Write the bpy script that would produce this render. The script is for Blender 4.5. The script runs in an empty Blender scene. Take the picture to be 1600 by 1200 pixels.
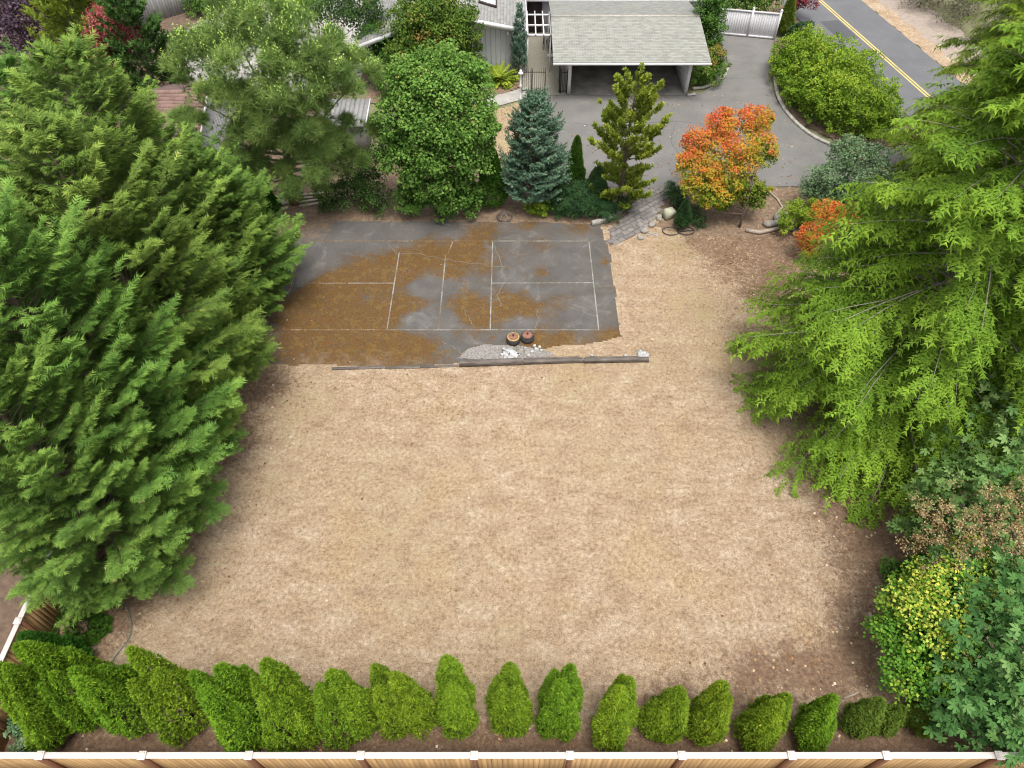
import bpy, math
import numpy as np
from mathutils import Vector

# ------------------------------------------------------------------ camera, sky, sun, exposure
scene = bpy.context.scene
col = scene.collection
cam_data = bpy.data.cameras.new('camera'); cam_data.sensor_width = 36.0; cam_data.lens = 24.75
cam_data.clip_end = 4000.0
cam = bpy.data.objects.new('camera', cam_data); col.objects.link(cam)
cam.location = (0.0, 0.0, 22.0); cam.rotation_euler = (math.radians(40.0), 0, 0)
scene.camera = cam
SUN_EL, SUN_AZ = 74.0, 160.0          # degrees; azimuth clockwise from +Y
world = bpy.data.worlds.new('World'); scene.world = world; world.use_nodes = True
wn, wl = world.node_tree.nodes, world.node_tree.links
wn.clear()
sky = wn.new('ShaderNodeTexSky'); sky.sky_type = 'NISHITA'; sky.sun_disc = False
sky.sun_elevation = math.radians(SUN_EL); sky.sun_rotation = math.radians(SUN_AZ)
sky.air_density = 1.0; sky.dust_density = 4.0; sky.ozone_density = 1.0; sky.altitude = 50
hs = wn.new('ShaderNodeHueSaturation'); hs.inputs['Saturation'].default_value = 0.22
bg = wn.new('ShaderNodeBackground'); bg.inputs['Strength'].default_value = 0.15
wo = wn.new('ShaderNodeOutputWorld')
wl.new(sky.outputs[0], hs.inputs['Color']); wl.new(hs.outputs[0], bg.inputs['Color']); wl.new(bg.outputs[0], wo.inputs['Surface'])
sd = bpy.data.lights.new('sun', 'SUN'); sd.energy = 1.6; sd.angle = math.radians(24); sd.color = (1.0, 0.955, 0.89)
sun = bpy.data.objects.new('sun', sd); col.objects.link(sun)
el, az = math.radians(SUN_EL), math.radians(SUN_AZ)
sdir = Vector((math.cos(el) * math.sin(az), math.cos(el) * math.cos(az), math.sin(el)))
sun.rotation_euler = sdir.to_track_quat('Z', 'Y').to_euler(); sun.location = (0, 0, 60)
vs = scene.view_settings
vs.view_transform = 'Standard'; vs.look = 'None'; vs.gamma = 1.0; vs.exposure = 0.82; vs.use_curve_mapping = False
scene.render.engine = 'CYCLES'; scene.cycles.filter_width = 1.1
scene.cycles.max_bounces = 6; scene.cycles.diffuse_bounces = 3; scene.cycles.transmission_bounces = 4

rng = np.random.default_rng(11)
PI = math.pi

# ------------------------------------------------------------------ objects and tags
def tag(o, label=None, cat=None, group=None, kind=None):
    if label: o['label'] = label
    if cat: o['category'] = cat
    if group: o['group'] = group
    if kind: o['kind'] = kind
    return o
def thing(name, label, cat, loc=(0, 0, 0), group=None, rz=0.0):
    o = bpy.data.objects.new(name, None); col.objects.link(o)
    o.empty_display_size = 0.2
    o.location = loc; o.rotation_euler = (0, 0, rz)
    return tag(o, label, cat, group)
def mesh_of(name, V, F, tint=None, tint_name='tint'):
    """V (n,3); F a list of (m,k) index arrays."""
    me = bpy.data.meshes.new(name)
    V = np.asarray(V, dtype=np.float32)
    F = [np.asarray(f, dtype=np.int32) for f in (F if isinstance(F, list) else [F]) if len(f)]
    nl = sum(f.size for f in F); npoly = sum(len(f) for f in F)
    me.vertices.add(len(V)); me.vertices.foreach_set('co', V.ravel())
    me.loops.add(nl); me.loops.foreach_set('vertex_index', np.concatenate([f.ravel() for f in F]))
    me.polygons.add(npoly)
    tot = np.concatenate([np.full(len(f), f.shape[1], dtype=np.int32) for f in F])
    st = np.concatenate([[0], np.cumsum(tot)[:-1]]).astype(np.int32)
    me.polygons.foreach_set('loop_start', st); me.polygons.foreach_set('loop_total', tot)
    if tint is not None:
        a = me.attributes.new(tint_name, 'FLOAT', 'POINT'); a.data.foreach_set('value', np.asarray(tint, dtype=np.float32))
    me.update(calc_edges=True)
    return me
def link(name, me, mat, parent=None, loc=None):
    o = bpy.data.objects.new(name, me); col.objects.link(o)
    if mat and not me.materials: me.materials.append(mat)
    if parent is not None: o.parent = parent
    if loc is not None: o.location = loc
    return o
class MB:
    """Collects boxes, tubes and sheets into one mesh."""
    def __init__(s): s.V = []; s.F = {}; s.n = 0
    def add(s, V, F):
        V = np.asarray(V, float)
        for f in F: s.F.setdefault(len(f), []).append([i + s.n for i in f])
        s.V.append(V); s.n += len(V); return s
    def box(s, c, d, rz=0.0, bev=0.0, tilt=None):
        x, y, z = [k / 2 for k in d]
        b = min(bev, x * .9, y * .9, z * .9)
        if b > 0:
            lv = []
            for zz, ins in ((-z, b), (-z + b, 0), (z - b, 0), (z, b)):
                lv += [(-x + ins, -y + ins, zz), (x - ins, -y + ins, zz), (x - ins, y - ins, zz), (-x + ins, y - ins, zz)]
            F = [(3, 2, 1, 0), (12, 13, 14, 15)]
            for k in range(3):
                for j in range(4): F.append((4 * k + j, 4 * k + (j + 1) % 4, 4 * k + 4 + (j + 1) % 4, 4 * k + 4 + j))
            P = np.array(lv)
        else:
            P = np.array([(-x, -y, -z), (x, -y, -z), (x, y, -z), (-x, y, -z), (-x, -y, z), (x, -y, z), (x, y, z), (-x, y, z)])
            F = [(3, 2, 1, 0), (4, 5, 6, 7), (0, 1, 5, 4), (1, 2, 6, 5), (2, 3, 7, 6), (3, 0, 4, 7)]
        if tilt is not None:
            rx, ry = tilt
            cx, sx = math.cos(rx), math.sin(rx); P = P @ np.array([[1, 0, 0], [0, cx, -sx], [0, sx, cx]]).T
            cy, sy = math.cos(ry), math.sin(ry); P = P @ np.array([[cy, 0, sy], [0, 1, 0], [-sy, 0, cy]]).T
        cz, sz = math.cos(rz), math.sin(rz); P = P @ np.array([[cz, -sz, 0], [sz, cz, 0], [0, 0, 1]]).T
        return s.add(P + np.array(c), F)
    def bar(s, a, b, w, h):
        """box from a to b, w across, h high (along the up side)."""
        a, b = np.array(a, float), np.array(b, float); d = b - a; L = np.linalg.norm(d); x = d / L
        up = np.array([0, 0, 1.]) if abs(x[2]) < .95 else np.array([0, 1., 0])
        y = np.cross(up, x); y /= np.linalg.norm(y); z = np.cross(x, y)
        P = []
        for p in (a, b):
            for sy, sz in ((-1, -1), (1, -1), (1, 1), (-1, 1)): P.append(p + y * sy * w / 2 + z * sz * h / 2)
        return s.add(P, [(3, 2, 1, 0), (4, 5, 6, 7), (0, 1, 5, 4), (1, 2, 6, 5), (2, 3, 7, 6), (3, 0, 4, 7)])
    def tube(s, pts, rad, n=6, cap=True):
        V, F = tube_arrays(pts, rad, n)
        F = [tuple(f) for f in F]
        if cap:
            m = len(pts); F += [tuple(range(n - 1, -1, -1)), tuple(range((m - 1) * n, m * n))]
        return s.add(V, F)
    def lathe(s, c, prof, n=20):
        c = np.array(c, float); V = []; F = []
        for (r, z) in prof:
            for k in range(n): V.append(c + (r * math.cos(2 * PI * k / n), r * math.sin(2 * PI * k / n), z))
        for i in range(len(prof) - 1):
            for k in range(n): F.append((i * n + k, i * n + (k + 1) % n, (i + 1) * n + (k + 1) % n, (i + 1) * n + k))
        F.append(tuple(range(n - 1, -1, -1))); F.append(tuple(range((len(prof) - 1) * n, len(prof) * n)))
        return s.add(V, F)
    def build(s, name, mat, parent=None, origin=(0, 0, 0), smooth=False):
        V = np.concatenate(s.V) - np.array(origin)
        me = mesh_of(name, V, [np.array(f) for f in s.F.values()])
        if smooth: me.polygons.foreach_set('use_smooth', np.ones(len(me.polygons), bool))
        return link(name, me, mat, parent)
def tube_arrays(pts, rad, n=6):
    pts = np.asarray(pts, float); m = len(pts)
    rad = np.broadcast_to(np.asarray(rad, float), (m,))
    t = np.gradient(pts, axis=0); t /= np.linalg.norm(t, axis=1)[:, None] + 1e-9
    ref = np.array([0, 0, 1.]) if abs(t[0, 2]) < .8 else np.array([1., 0, 0])
    y = np.cross(ref, t); y /= np.linalg.norm(y, axis=1)[:, None] + 1e-9
    z = np.cross(t, y)
    a = np.arange(n) * 2 * PI / n
    V = pts[:, None] + rad[:, None, None] * (np.cos(a)[None, :, None] * y[:, None] + np.sin(a)[None, :, None] * z[:, None])
    i = np.arange(m - 1)[:, None] * n; k = np.arange(n)[None]
    F = np.stack([i + k, i + (k + 1) % n, i + n + (k + 1) % n, i + n + k], -1).reshape(-1, 4)
    return V.reshape(-1, 3), F

# ------------------------------------------------------------------ materials
def ramp_set(r, stops):
    e = r.color_ramp.elements
    while len(e) > 1: e.remove(e[-1])
    e[0].position = stops[0][0]; e[0].color = (*stops[0][1], 1)
    for p, c in stops[1:]:
        n = e.new(p); n.color = (*c, 1)
def node_mat(name):
    m = bpy.data.materials.new(name); m.use_nodes = True
    n, l = m.node_tree.nodes, m.node_tree.links
    return m, n, l, n['Principled BSDF']
def coords(n, l, kind='Object', scale=1.0):
    tc = n.new('ShaderNodeTexCoord')
    return tc.outputs[kind]
def noise(n, l, vec, scale, detail=4.0, rough=0.55, dist=0.0):
    t = n.new('ShaderNodeTexNoise'); t.inputs['Scale'].default_value = scale; t.inputs['Detail'].default_value = detail
    t.inputs['Roughness'].default_value = rough; t.inputs['Distortion'].default_value = dist
    l.new(vec, t.inputs['Vector']); return t.outputs['Fac']
def math_n(n, l, op, a, b=None, clamp=False):
    t = n.new('ShaderNodeMath'); t.operation = op; t.use_clamp = clamp
    for k, v in enumerate((a, b)):
        if v is None: continue
        if isinstance(v, (int, float)): t.inputs[k].default_value = v
        else: l.new(v, t.inputs[k])
    return t.outputs[0]
def mixc(n, l, fac, a, b, mode='MIX'):
    t = n.new('ShaderNodeMix'); t.data_type = 'RGBA'; t.blend_type = mode
    if isinstance(fac, (int, float)): t.inputs[0].default_value = fac
    else: l.new(fac, t.inputs[0])
    for k, v in ((6, a), (7, b)):
        if isinstance(v, tuple): t.inputs[k].default_value = (*v, 1)
        else: l.new(v, t.inputs[k])
    return t.outputs[2]
def ramp(n, l, fac, stops):
    r = n.new('ShaderNodeValToRGB'); ramp_set(r, stops); l.new(fac, r.inputs[0]); return r.outputs[0]
def step(n, l, v, a, b):
    t = n.new('ShaderNodeMapRange'); t.interpolation_type = 'SMOOTHSTEP'
    t.inputs['From Min'].default_value = a; t.inputs['From Max'].default_value = b
    l.new(v, t.inputs['Value']); return t.outputs[0]
def bump(n, l, bsdf, h, strength=0.4, dist=0.02):
    b = n.new('ShaderNodeBump'); b.inputs['Strength'].default_value = strength; b.inputs['Distance'].default_value = dist
    l.new(h, b.inputs['Height']); l.new(b.outputs[0], bsdf.inputs['Normal'])
def attr(n, name):
    a = n.new('ShaderNodeAttribute'); a.attribute_name = name; return a.outputs['Fac']
def plain(name, c, c2=None, scale=6.0, rough=0.8, bstr=0.25, bscale=40.0, metal=0.0, rand=0.0, stretch=None):
    """two-tone mottled material with fine relief; rand varies it from object to object"""
    m, n, l, b = node_mat(name)
    v = coords(n, l)
    if stretch:
        mp = n.new('ShaderNodeMapping'); mp.inputs['Scale'].default_value = stretch; l.new(v, mp.inputs['Vector']); v = mp.outputs[0]
    if rand:
        oi = n.new('ShaderNodeObjectInfo')
        ad = n.new('ShaderNodeVectorMath'); ad.operation = 'ADD'; l.new(v, ad.inputs[0]); l.new(oi.outputs['Location'], ad.inputs[1]); v = ad.outputs[0]
    f = noise(n, l, v, scale, 5, .62)
    c2 = c2 or tuple(k * .7 for k in c)
    cc = ramp(n, l, f, [(.32, c2), (.68, c)])
    if rand:
        h = n.new('ShaderNodeHueSaturation'); l.new(cc, h.inputs['Color'])
        l.new(math_n(n, l, 'ADD', math_n(n, l, 'MULTIPLY', oi.outputs['Random'], 2 * rand), 1 - rand), h.inputs['Value']); cc = h.outputs[0]
    l.new(cc, b.inputs['Base Color']); b.inputs['Roughness'].default_value = rough; b.inputs['Metallic'].default_value = metal
    if bstr: bump(n, l, b, noise(n, l, v, bscale, 3), bstr, .01)
    return m
def leaf_mat(name, stops, trans=0.3, rough=0.5, spec=0.25):
    spec *= .4; rough = min(.8, rough + .15); trans *= .8
    m, n, l, b = node_mat(name)
    oi = n.new('ShaderNodeObjectInfo')
    c = ramp(n, l, attr(n, 'tint'), stops)
    big = noise(n, l, coords(n, l), 1.3, 2)
    h = n.new('ShaderNodeHueSaturation'); l.new(c, h.inputs['Color'])
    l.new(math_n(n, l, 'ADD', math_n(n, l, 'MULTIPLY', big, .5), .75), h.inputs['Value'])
    l.new(math_n(n, l, 'ADD', math_n(n, l, 'MULTIPLY', oi.outputs['Random'], .03), .485), h.inputs['Hue'])
    c = h.outputs[0]
    l.new(c, b.inputs['Base Color']); b.inputs['Roughness'].default_value = rough; b.inputs['Specular IOR Level'].default_value = spec
    tr = n.new('ShaderNodeBsdfTranslucent'); l.new(c, tr.inputs['Color'])
    mx = n.new('ShaderNodeMixShader'); mx.inputs[0].default_value = trans
    out = n['Material Output']; l.new(b.outputs[0], mx.inputs[1]); l.new(tr.outputs[0], mx.inputs[2]); l.new(mx.outputs[0], out.inputs['Surface'])
    return m
def bark_mat(name, c, c2): return plain(name, c, c2, 9, .9, .7, 25, stretch=(1, 1, .25))

M = {}
M['bark'] = bark_mat('bark', (.16, .11, .08), (.07, .05, .035))
M['bark_grey'] = bark_mat('bark_grey', (.40, .36, .31), (.20, .17, .14))
M['bark_red'] = bark_mat('bark_red', (.20, .09, .05), (.10, .045, .03))
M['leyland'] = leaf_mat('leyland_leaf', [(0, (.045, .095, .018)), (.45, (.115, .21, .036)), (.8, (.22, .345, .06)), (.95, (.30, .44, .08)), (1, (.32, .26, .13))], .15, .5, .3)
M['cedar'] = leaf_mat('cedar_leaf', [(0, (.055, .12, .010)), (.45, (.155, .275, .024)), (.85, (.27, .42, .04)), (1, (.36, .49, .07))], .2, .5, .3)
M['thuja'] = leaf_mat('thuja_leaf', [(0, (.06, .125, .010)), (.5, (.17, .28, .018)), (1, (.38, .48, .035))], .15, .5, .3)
M['thuja_dry'] = leaf_mat('thuja_dry_leaf', [(0, (.08, .12, .02)), (.5, (.15, .22, .03)), (1, (.24, .30, .05))])
M['thuja_dark'] = leaf_mat('thuja_dark_leaf', [(0, (.03, .085, .012)), (.5, (.06, .155, .018)), (1, (.12, .25, .03))])
M['pine'] = leaf_mat('pine_needles', [(0, (.075, .13, .032)), (.5, (.18, .28, .07)), (.9, (.32, .43, .11)), (1, (.40, .38, .11))], .12)
M['candle'] = leaf_mat('pine_candle', [(0, (.30, .44, .08)), (1, (.44, .56, .14))], .15)
M['maple'] = leaf_mat('maple_leaf', [(0, (.05, .115, .02)), (.5, (.15, .275, .05)), (.88, (.25, .385, .08)), (1, (.40, .31, .11))], .35)
M['spruce'] = leaf_mat('spruce_needles', [(0, (.05, .105, .065)), (.5, (.125, .215, .14)), (1, (.27, .37, .26))], .1)
M['hinoki'] = leaf_mat('hinoki_leaf', [(0, (.055, .10, .014)), (.5, (.19, .27, .032)), (1, (.42, .49, .07))], .2)
M['darkconifer'] = leaf_mat('dark_conifer_leaf', [(0, (.028, .06, .018)), (.5, (.055, .12, .028)), (1, (.12, .21, .045))], .2)
M['yew'] = leaf_mat('yew_leaf', [(0, (.022, .055, .022)), (.5, (.05, .105, .035)), (1, (.10, .17, .06))], .15)
M['orange'] = leaf_mat('autumn_maple_leaf', [(0, (.12, .21, .025)), (.3, (.27, .33, .035)), (.55, (.55, .38, .05)), (.78, (.68, .28, .05)), (1, (.66, .16, .07))], .4)
M['redmaple'] = leaf_mat('red_maple_leaf', [(0, (.14, .03, .03)), (.5, (.32, .07, .065)), (1, (.52, .20, .16))], .35)
M['purple'] = leaf_mat('purple_leaf', [(0, (.06, .035, .055)), (.5, (.12, .08, .11)), (1, (.22, .16, .20))], .3)
M['laurel'] = leaf_mat('laurel_leaf', [(0, (.07, .145, .012)), (.5, (.19, .31, .022)), (.85, (.36, .46, .04)), (1, (.38, .36, .05))], .3, .42, .4)
M['shrub'] = leaf_mat('shrub_leaf', [(0, (.04, .10, .02)), (.5, (.085, .185, .03)), (1, (.17, .29, .055))], .3, .45, .35)
M['rhodo'] = leaf_mat('rhododendron_leaf', [(0, (.04, .095, .016)), (.45, (.085, .175, .026)), (.75, (.17, .265, .04)), (1, (.34, .16, .055))], .3, .45, .35)
M['lime'] = leaf_mat('lime_leaf', [(0, (.11, .20, .02)), (.5, (.24, .36, .035)), (1, (.42, .50, .07))], .35)
M['arbutus'] = leaf_mat('grey_green_leaf', [(0, (.08, .15, .07)), (.5, (.17, .275, .13)), (.9, (.30, .42, .22)), (1, (.40, .22, .08))], .25, .4, .4)
M['photinia'] = leaf_mat('photinia_leaf', [(0, (.055, .15, .015)), (.45, (.13, .29, .03)), (.7, (.27, .41, .04)), (1, (.55, .55, .09))], .3, .4, .4)
M['bigleaf'] = leaf_mat('bigleaf_maple_leaf', [(0, (.05, .115, .033)), (.5, (.115, .23, .062)), (1, (.23, .35, .12))], .3, .55, .15)
M['dryflower'] = leaf_mat('dry_flower', [(0, (.20, .13, .05)), (.5, (.36, .26, .11)), (1, (.50, .42, .24))], .3)
M['brush'] = leaf_mat('roadside_brush', [(0, (.09, .09, .055)), (.5, (.18, .18, .11)), (1, (.30, .27, .20))], .2)

M['soil'] = plain('soil', (.17, .115, .078), (.085, .056, .04), 3.5, .95, .8, 30)
M['bed'] = plain('leaf_litter_soil', (.26, .18, .12), (.12, .08, .05), 5, .95, .8, 25)
M['terrain'] = plain('terrain_ground', (.20, .19, .10), (.11, .12, .055), .6, .95, .6, 8)
M['concrete'] = plain('concrete', (.40, .385, .35), (.30, .285, .26), 1.2, .85, .2, 60)
M['aggregate'] = plain('exposed_aggregate', (.30, .28, .22), (.19, .175, .14), 9, .9, .5, 60)
M['gravel'] = plain('gravel', (.31, .29, .27), (.14, .125, .11), 12, .9, .7, 40)
M['paver'] = plain('paver_stone', (.235, .215, .20), (.15, .135, .125), 5, .9, .4, 40, rand=.22)
M['stone'] = plain('rock', (.34, .32, .28), (.20, .185, .16), 5, .9, .6, 20, rand=.15)
M['pale_stone'] = plain('pale_stone', (.50, .50, .38), (.36, .37, .26), 6, .9, .5, 20)
M['kerb'] = plain('kerb_stone', (.42, .40, .35), (.27, .25, .21), 4, .9, .5, 30, rand=.1)
M['timber'] = plain('weathered_timber', (.20, .17, .145), (.05, .042, .036), 4, .9, .6, 25, stretch=(.35, 2.5, 2.5))
M['log'] = plain('driftwood', (.42, .36, .29), (.26, .21, .16), 5, .9, .6, 25, stretch=(.4, 2, 2))
M['board'] = plain('cedar_board', (.56, .355, .17), (.44, .255, .105), 3.0, .7, .25, 60, rand=.17, stretch=(3, 3, .35))
M['post'] = plain('stained_post', (.20, .085, .045), (.13, .055, .03), 4, .75, .3, 50, stretch=(2, 2, .4))
M['cap'] = plain('primed_cap_rail', (.62, .565, .525), (.54, .485, .445), 2.5, .7, .15, 60, rand=.04)
M['white'] = plain('white_paint', (.74, .73, .74), (.66, .65, .66), 2, .6, .1, 40)
M['siding'] = plain('white_siding', (.60, .60, .63), (.54, .54, .57), 1.5, .7, .1, 40)
M['vinyl'] = plain('white_vinyl', (.70, .68, .70), (.62, .60, .62), 2, .5, .1, 40, rand=.04)
M['greywood'] = plain('grey_wood', (.29, .285, .28), (.22, .215, .21), 3, .85, .3, 40, rand=.10, stretch=(3, 3, .4))
M['iron'] = plain('wrought_iron', (.03, .03, .032), (.02, .02, .02), 8, .55, .2, 60)
M['dark'] = plain('dark_door', (.055, .035, .028), (.035, .022, .018), 4, .6, .1, 40)
M['rust'] = plain('rusty_steel', (.30, .15, .10), (.18, .075, .05), 9, .85, .5, 40)
M['rubber'] = plain('black_rubber', (.05, .045, .042), (.03, .027, .025), 8, .8, .4, 30)
M['yellow'] = plain('yellowed_rim', (.52, .40, .14), (.34, .24, .08), 9, .8, .4, 40)
M['plastic'] = plain('white_plastic', (.52, .52, .515), (.30, .30, .295), 6, .55, .4, 18)
M['hose'] = plain('garden_hose', (.13, .19, .14), (.09, .14, .10), 8, .5, .1, 40)
M['hoseblack'] = plain('black_hose', (.05, .045, .045), (.03, .03, .03), 8, .5, .1, 40)
M['pot'] = plain('glazed_pot', (.09, .09, .10), (.06, .06, .07), 5, .35, .1, 30)
M['wire'] = plain('galvanised_wire', (.30, .30, .31), (.2, .2, .2), 8, .5, .1, 40, metal=.6)
mm, n_, l_, b_ = node_mat('skylight_glass'); b_.inputs['Base Color'].default_value = (.55, .60, .66, 1); b_.inputs['Roughness'].default_value = .08; b_.inputs['Specular IOR Level'].default_value = .8; M['glass'] = mm
mm, n_, l_, b_ = node_mat('window_glass'); b_.inputs['Base Color'].default_value = (.02, .022, .025, 1); b_.inputs['Roughness'].default_value = .06; M['window'] = mm
def shingle_mat(name, c, c2):
    m, n, l, b = node_mat(name)
    oi = attr(n, 'tint'); v = coords(n, l)
    f = noise(n, l, v, 1.1, 5, .6)
    c0 = ramp(n, l, f, [(.3, c2), (.7, c)])
    h = n.new('ShaderNodeHueSaturation'); l.new(c0, h.inputs['Color']); l.new(math_n(n, l, 'ADD', math_n(n, l, 'MULTIPLY', oi, .30), .85), h.inputs['Value'])
    l.new(h.outputs[0], b.inputs['Base Color']); b.inputs['Roughness'].default_value = .95
    bump(n, l, b, noise(n, l, v, 70, 2), .4, .006); return m
M['shingle'] = shingle_mat('grey_shingle', (.285, .285, .255), (.262, .262, .233))
M['shingle_brown'] = shingle_mat('brown_shingle', (.24, .15, .125), (.18, .11, .09))
M['roof_dark'] = shingle_mat('house_shingle', (.285, .28, .265), (.25, .245, .232))

def asphalt_mat(name, c, c2, moss=False, scale=.5):
    m, n, l, b = node_mat(name); v = coords(n, l)
    big = noise(n, l, v, scale, 6, .6, .4); fine = noise(n, l, v, 45, 2, .6)
    cc = ramp(n, l, big, [(.28, c2), (.72, c)])
    cc = mixc(n, l, .55, cc, ramp(n, l, fine, [(.3, (.35, .35, .35)), (.7, (1., 1., 1.))]), 'MULTIPLY')
    streak = n.new('ShaderNodeMapping'); streak.inputs['Scale'].default_value = (.5, 1.0, 1); streak.inputs['Rotation'].default_value = (0, 0, .5); l.new(v, streak.inputs['Vector'])
    cc = mixc(n, l, math_n(n, l, 'MULTIPLY', step(n, l, noise(n, l, streak.outputs[0], 1.2, 5, .65), .54, .8), .22), cc, tuple(min(1, k * 1.5) for k in c))
    if moss:
        cc = mixc(n, l, math_n(n, l, 'MULTIPLY', step(n, l, noise(n, l, v, .9, 5, .6, .8), .52, .75), .32), cc, (.30, .29, .275))
        a = attr(n, 'moss')
        w = math_n(n, l, 'ADD', math_n(n, l, 'MULTIPLY', noise(n, l, v, 1.3, 10, .74, .3), 1.15), math_n(n, l, 'MULTIPLY', noise(n, l, v, 5.5, 8, .8, .4), .85))
        w = math_n(n, l, 'ADD', w, a)
        mk = step(n, l, w, 1.30, 1.72)
        speck = step(n, l, noise(n, l, v, 16, 3, .7), .40, .56)
        mk = math_n(n, l, 'MULTIPLY', mk, math_n(n, l, 'ADD', math_n(n, l, 'MULTIPLY', speck, .45), .55))
        mc = ramp(n, l, noise(n, l, v, 2.1, 9, .78, .1), [(.3, (.09, .045, .012)), (.42, (.17, .082, .014)), (.5, (.12, .062, .013)), (.58, (.20, .115, .022)), (.66, (.15, .068, .015)), (.75, (.21, .13, .03))])
        mc = mixc(n, l, .6, mc, ramp(n, l, noise(n, l, v, 22, 4, .7), [(.3, (.35, .35, .35)), (.7, (1.35, 1.3, 1.25))]), 'MULTIPLY')
        cc = mixc(n, l, mk, cc, mc)
        dd = math_n(n, l, 'ADD', attr(n, 'duff'), math_n(n, l, 'MULTIPLY', noise(n, l, v, 2.2, 6, .65), .7))
        cc = mixc(n, l, step(n, l, dd, .62, .95), cc, ramp(n, l, noise(n, l, v, 8, 5, .7), [(.3, (.13, .085, .055)), (.7, (.30, .215, .14))]))
        bump(n, l, b, math_n(n, l, 'ADD', math_n(n, l, 'MULTIPLY', mk, .8), math_n(n, l, 'MULTIPLY', noise(n, l, v, 30, 4), .6)), .7, .03)
    else:
        st_ = math_n(n, l, 'MULTIPLY', step(n, l, noise(n, l, v, .55, 6, .7, 1.2), .55, .72), .30)
        cc = mixc(n, l, st_, cc, tuple(k * .62 for k in c2))
        cc = mixc(n, l, math_n(n, l, 'MULTIPLY', step(n, l, noise(n, l, v, 5.5, 5, .75), .66, .72), .5), cc, (.40, .37, .32))
        bump(n, l, b, fine, .3, .01)
    l.new(cc, b.inputs['Base Color']); b.inputs['Roughness'].default_value = .9; b.inputs['Specular IOR Level'].default_value = .25
    return m
M['court'] = asphalt_mat('court_asphalt', (.156, .145, .134), (.100, .093, .086), moss=True, scale=.7)
M['drive'] = asphalt_mat('driveway_asphalt', (.228, .219, .205), (.165, .158, .148))
M['road'] = asphalt_mat('road_asphalt', (.175, .178, .185), (.14, .142, .148))
M['patch'] = asphalt_mat('road_patch', (.115, .118, .125), (.09, .092, .098))
def paint_mat(name, c, under, lo=.42, hi=.6):
    m, n, l, b = node_mat(name); v = coords(n, l)
    f = math_n(n, l, 'ADD', math_n(n, l, 'MULTIPLY', noise(n, l, v, 1.2, 3), .5), math_n(n, l, 'MULTIPLY', noise(n, l, v, 14, 4, .7), .5))
    l.new(mixc(n, l, step(n, l, f, lo, hi), under, c), b.inputs['Base Color']); b.inputs['Roughness'].default_value = .8
    return m
M['line'] = paint_mat('worn_white_paint', (.32, .305, .28), (.14, .12, .09), .42, .62)
M['line_worn'] = paint_mat('very_worn_white_paint', (.27, .235, .185), (.155, .085, .03), .48, .60)
M['yellowline'] = paint_mat('yellow_road_paint', (.62, .46, .14), (.30, .25, .14), .33, .5)
M['crack'] = paint_mat('filled_crack', (.21, .19, .16), (.17, .13, .09), .38, .55)

def lawn_mat():
    m, n, l, b = node_mat('dry_lawn'); v = coords(n, l)
    mp = n.new('ShaderNodeMapping'); mp.inputs['Scale'].default_value = (.65, 1.0, 1.0); l.new(v, mp.inputs['Vector']); vx = mp.outputs[0]
    big = noise(n, l, v, .30, 5, .6, .6); mid = noise(n, l, vx, 1.5, 8, .72, .4); fine = noise(n, l, v, 7.5, 8, .82, .3); fib = noise(n, l, v, 26, 4, .8)
    c = ramp(n, l, mid, [(.30, (.295, .213, .142)), (.46, (.405, .30, .205)), (.56, (.455, .35, .25)), (.72, (.56, .462, .355))])
    c = mixc(n, l, math_n(n, l, 'MULTIPLY', step(n, l, big, .48, .70), .55), c, (.44, .32, .185))
    c = mixc(n, l, math_n(n, l, 'MULTIPLY', step(n, l, noise(n, l, vx, 2.3, 7, .75, .5), .57, .76), .5), c, (.275, .222, .12))
    c = mixc(n, l, .9, c, ramp(n, l, fine, [(.32, (.30, .275, .23)), (.45, (.80, .78, .75)), (.55, (1.12, 1.12, 1.10)), (.68, (1.50, 1.50, 1.48))]), 'MULTIPLY')
    c = mixc(n, l, .75, c, ramp(n, l, fib, [(.32, (.35, .32, .28)), (.5, (1, 1, 1)), (.68, (1.5, 1.5, 1.48))]), 'MULTIPLY')
    g = math_n(n, l, 'MULTIPLY', attr(n, 'green'), step(n, l, math_n(n, l, 'ADD', math_n(n, l, 'MULTIPLY', mid, .6), math_n(n, l, 'MULTIPLY', fine, .4)), .42, .62))
    c = mixc(n, l, g, c, (.29, .245, .085))
    d = math_n(n, l, 'ADD', attr(n, 'duff'), math_n(n, l, 'ADD', math_n(n, l, 'MULTIPLY', noise(n, l, v, 2.2, 10, .80, .3), 1.9), math_n(n, l, 'MULTIPLY', noise(n, l, v, 9, 6, .8), 1.3)))
    dk = math_n(n, l, 'MULTIPLY', step(n, l, d, 1.84, 2.32), .88)
    c = mixc(n, l, dk, c, ramp(n, l, fine, [(.32, (.085, .050, .034)), (.50, (.185, .115, .075)), (.62, (.27, .185, .12)), (.75, (.37, .28, .19))]))
    l.new(c, b.inputs['Base Color']); b.inputs['Roughness'].default_value = .95; b.inputs['Specular IOR Level'].default_value = .1
    bump(n, l, b, math_n(n, l, 'ADD', fine, math_n(n, l, 'MULTIPLY', fib, .6)), 1.0, .06)
    return m
M['lawn'] = lawn_mat()
M['straw'] = leaf_mat('dry_grass_blade', [(0, (.22, .15, .085)), (.5, (.39, .29, .17)), (.93, (.52, .40, .25)), (1, (.25, .25, .08))], .2)
M['litter'] = leaf_mat('fallen_leaf', [(0, (.13, .07, .035)), (.5, (.36, .20, .09)), (.8, (.52, .38, .22)), (1, (.70, .62, .48))], .1)

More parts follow.
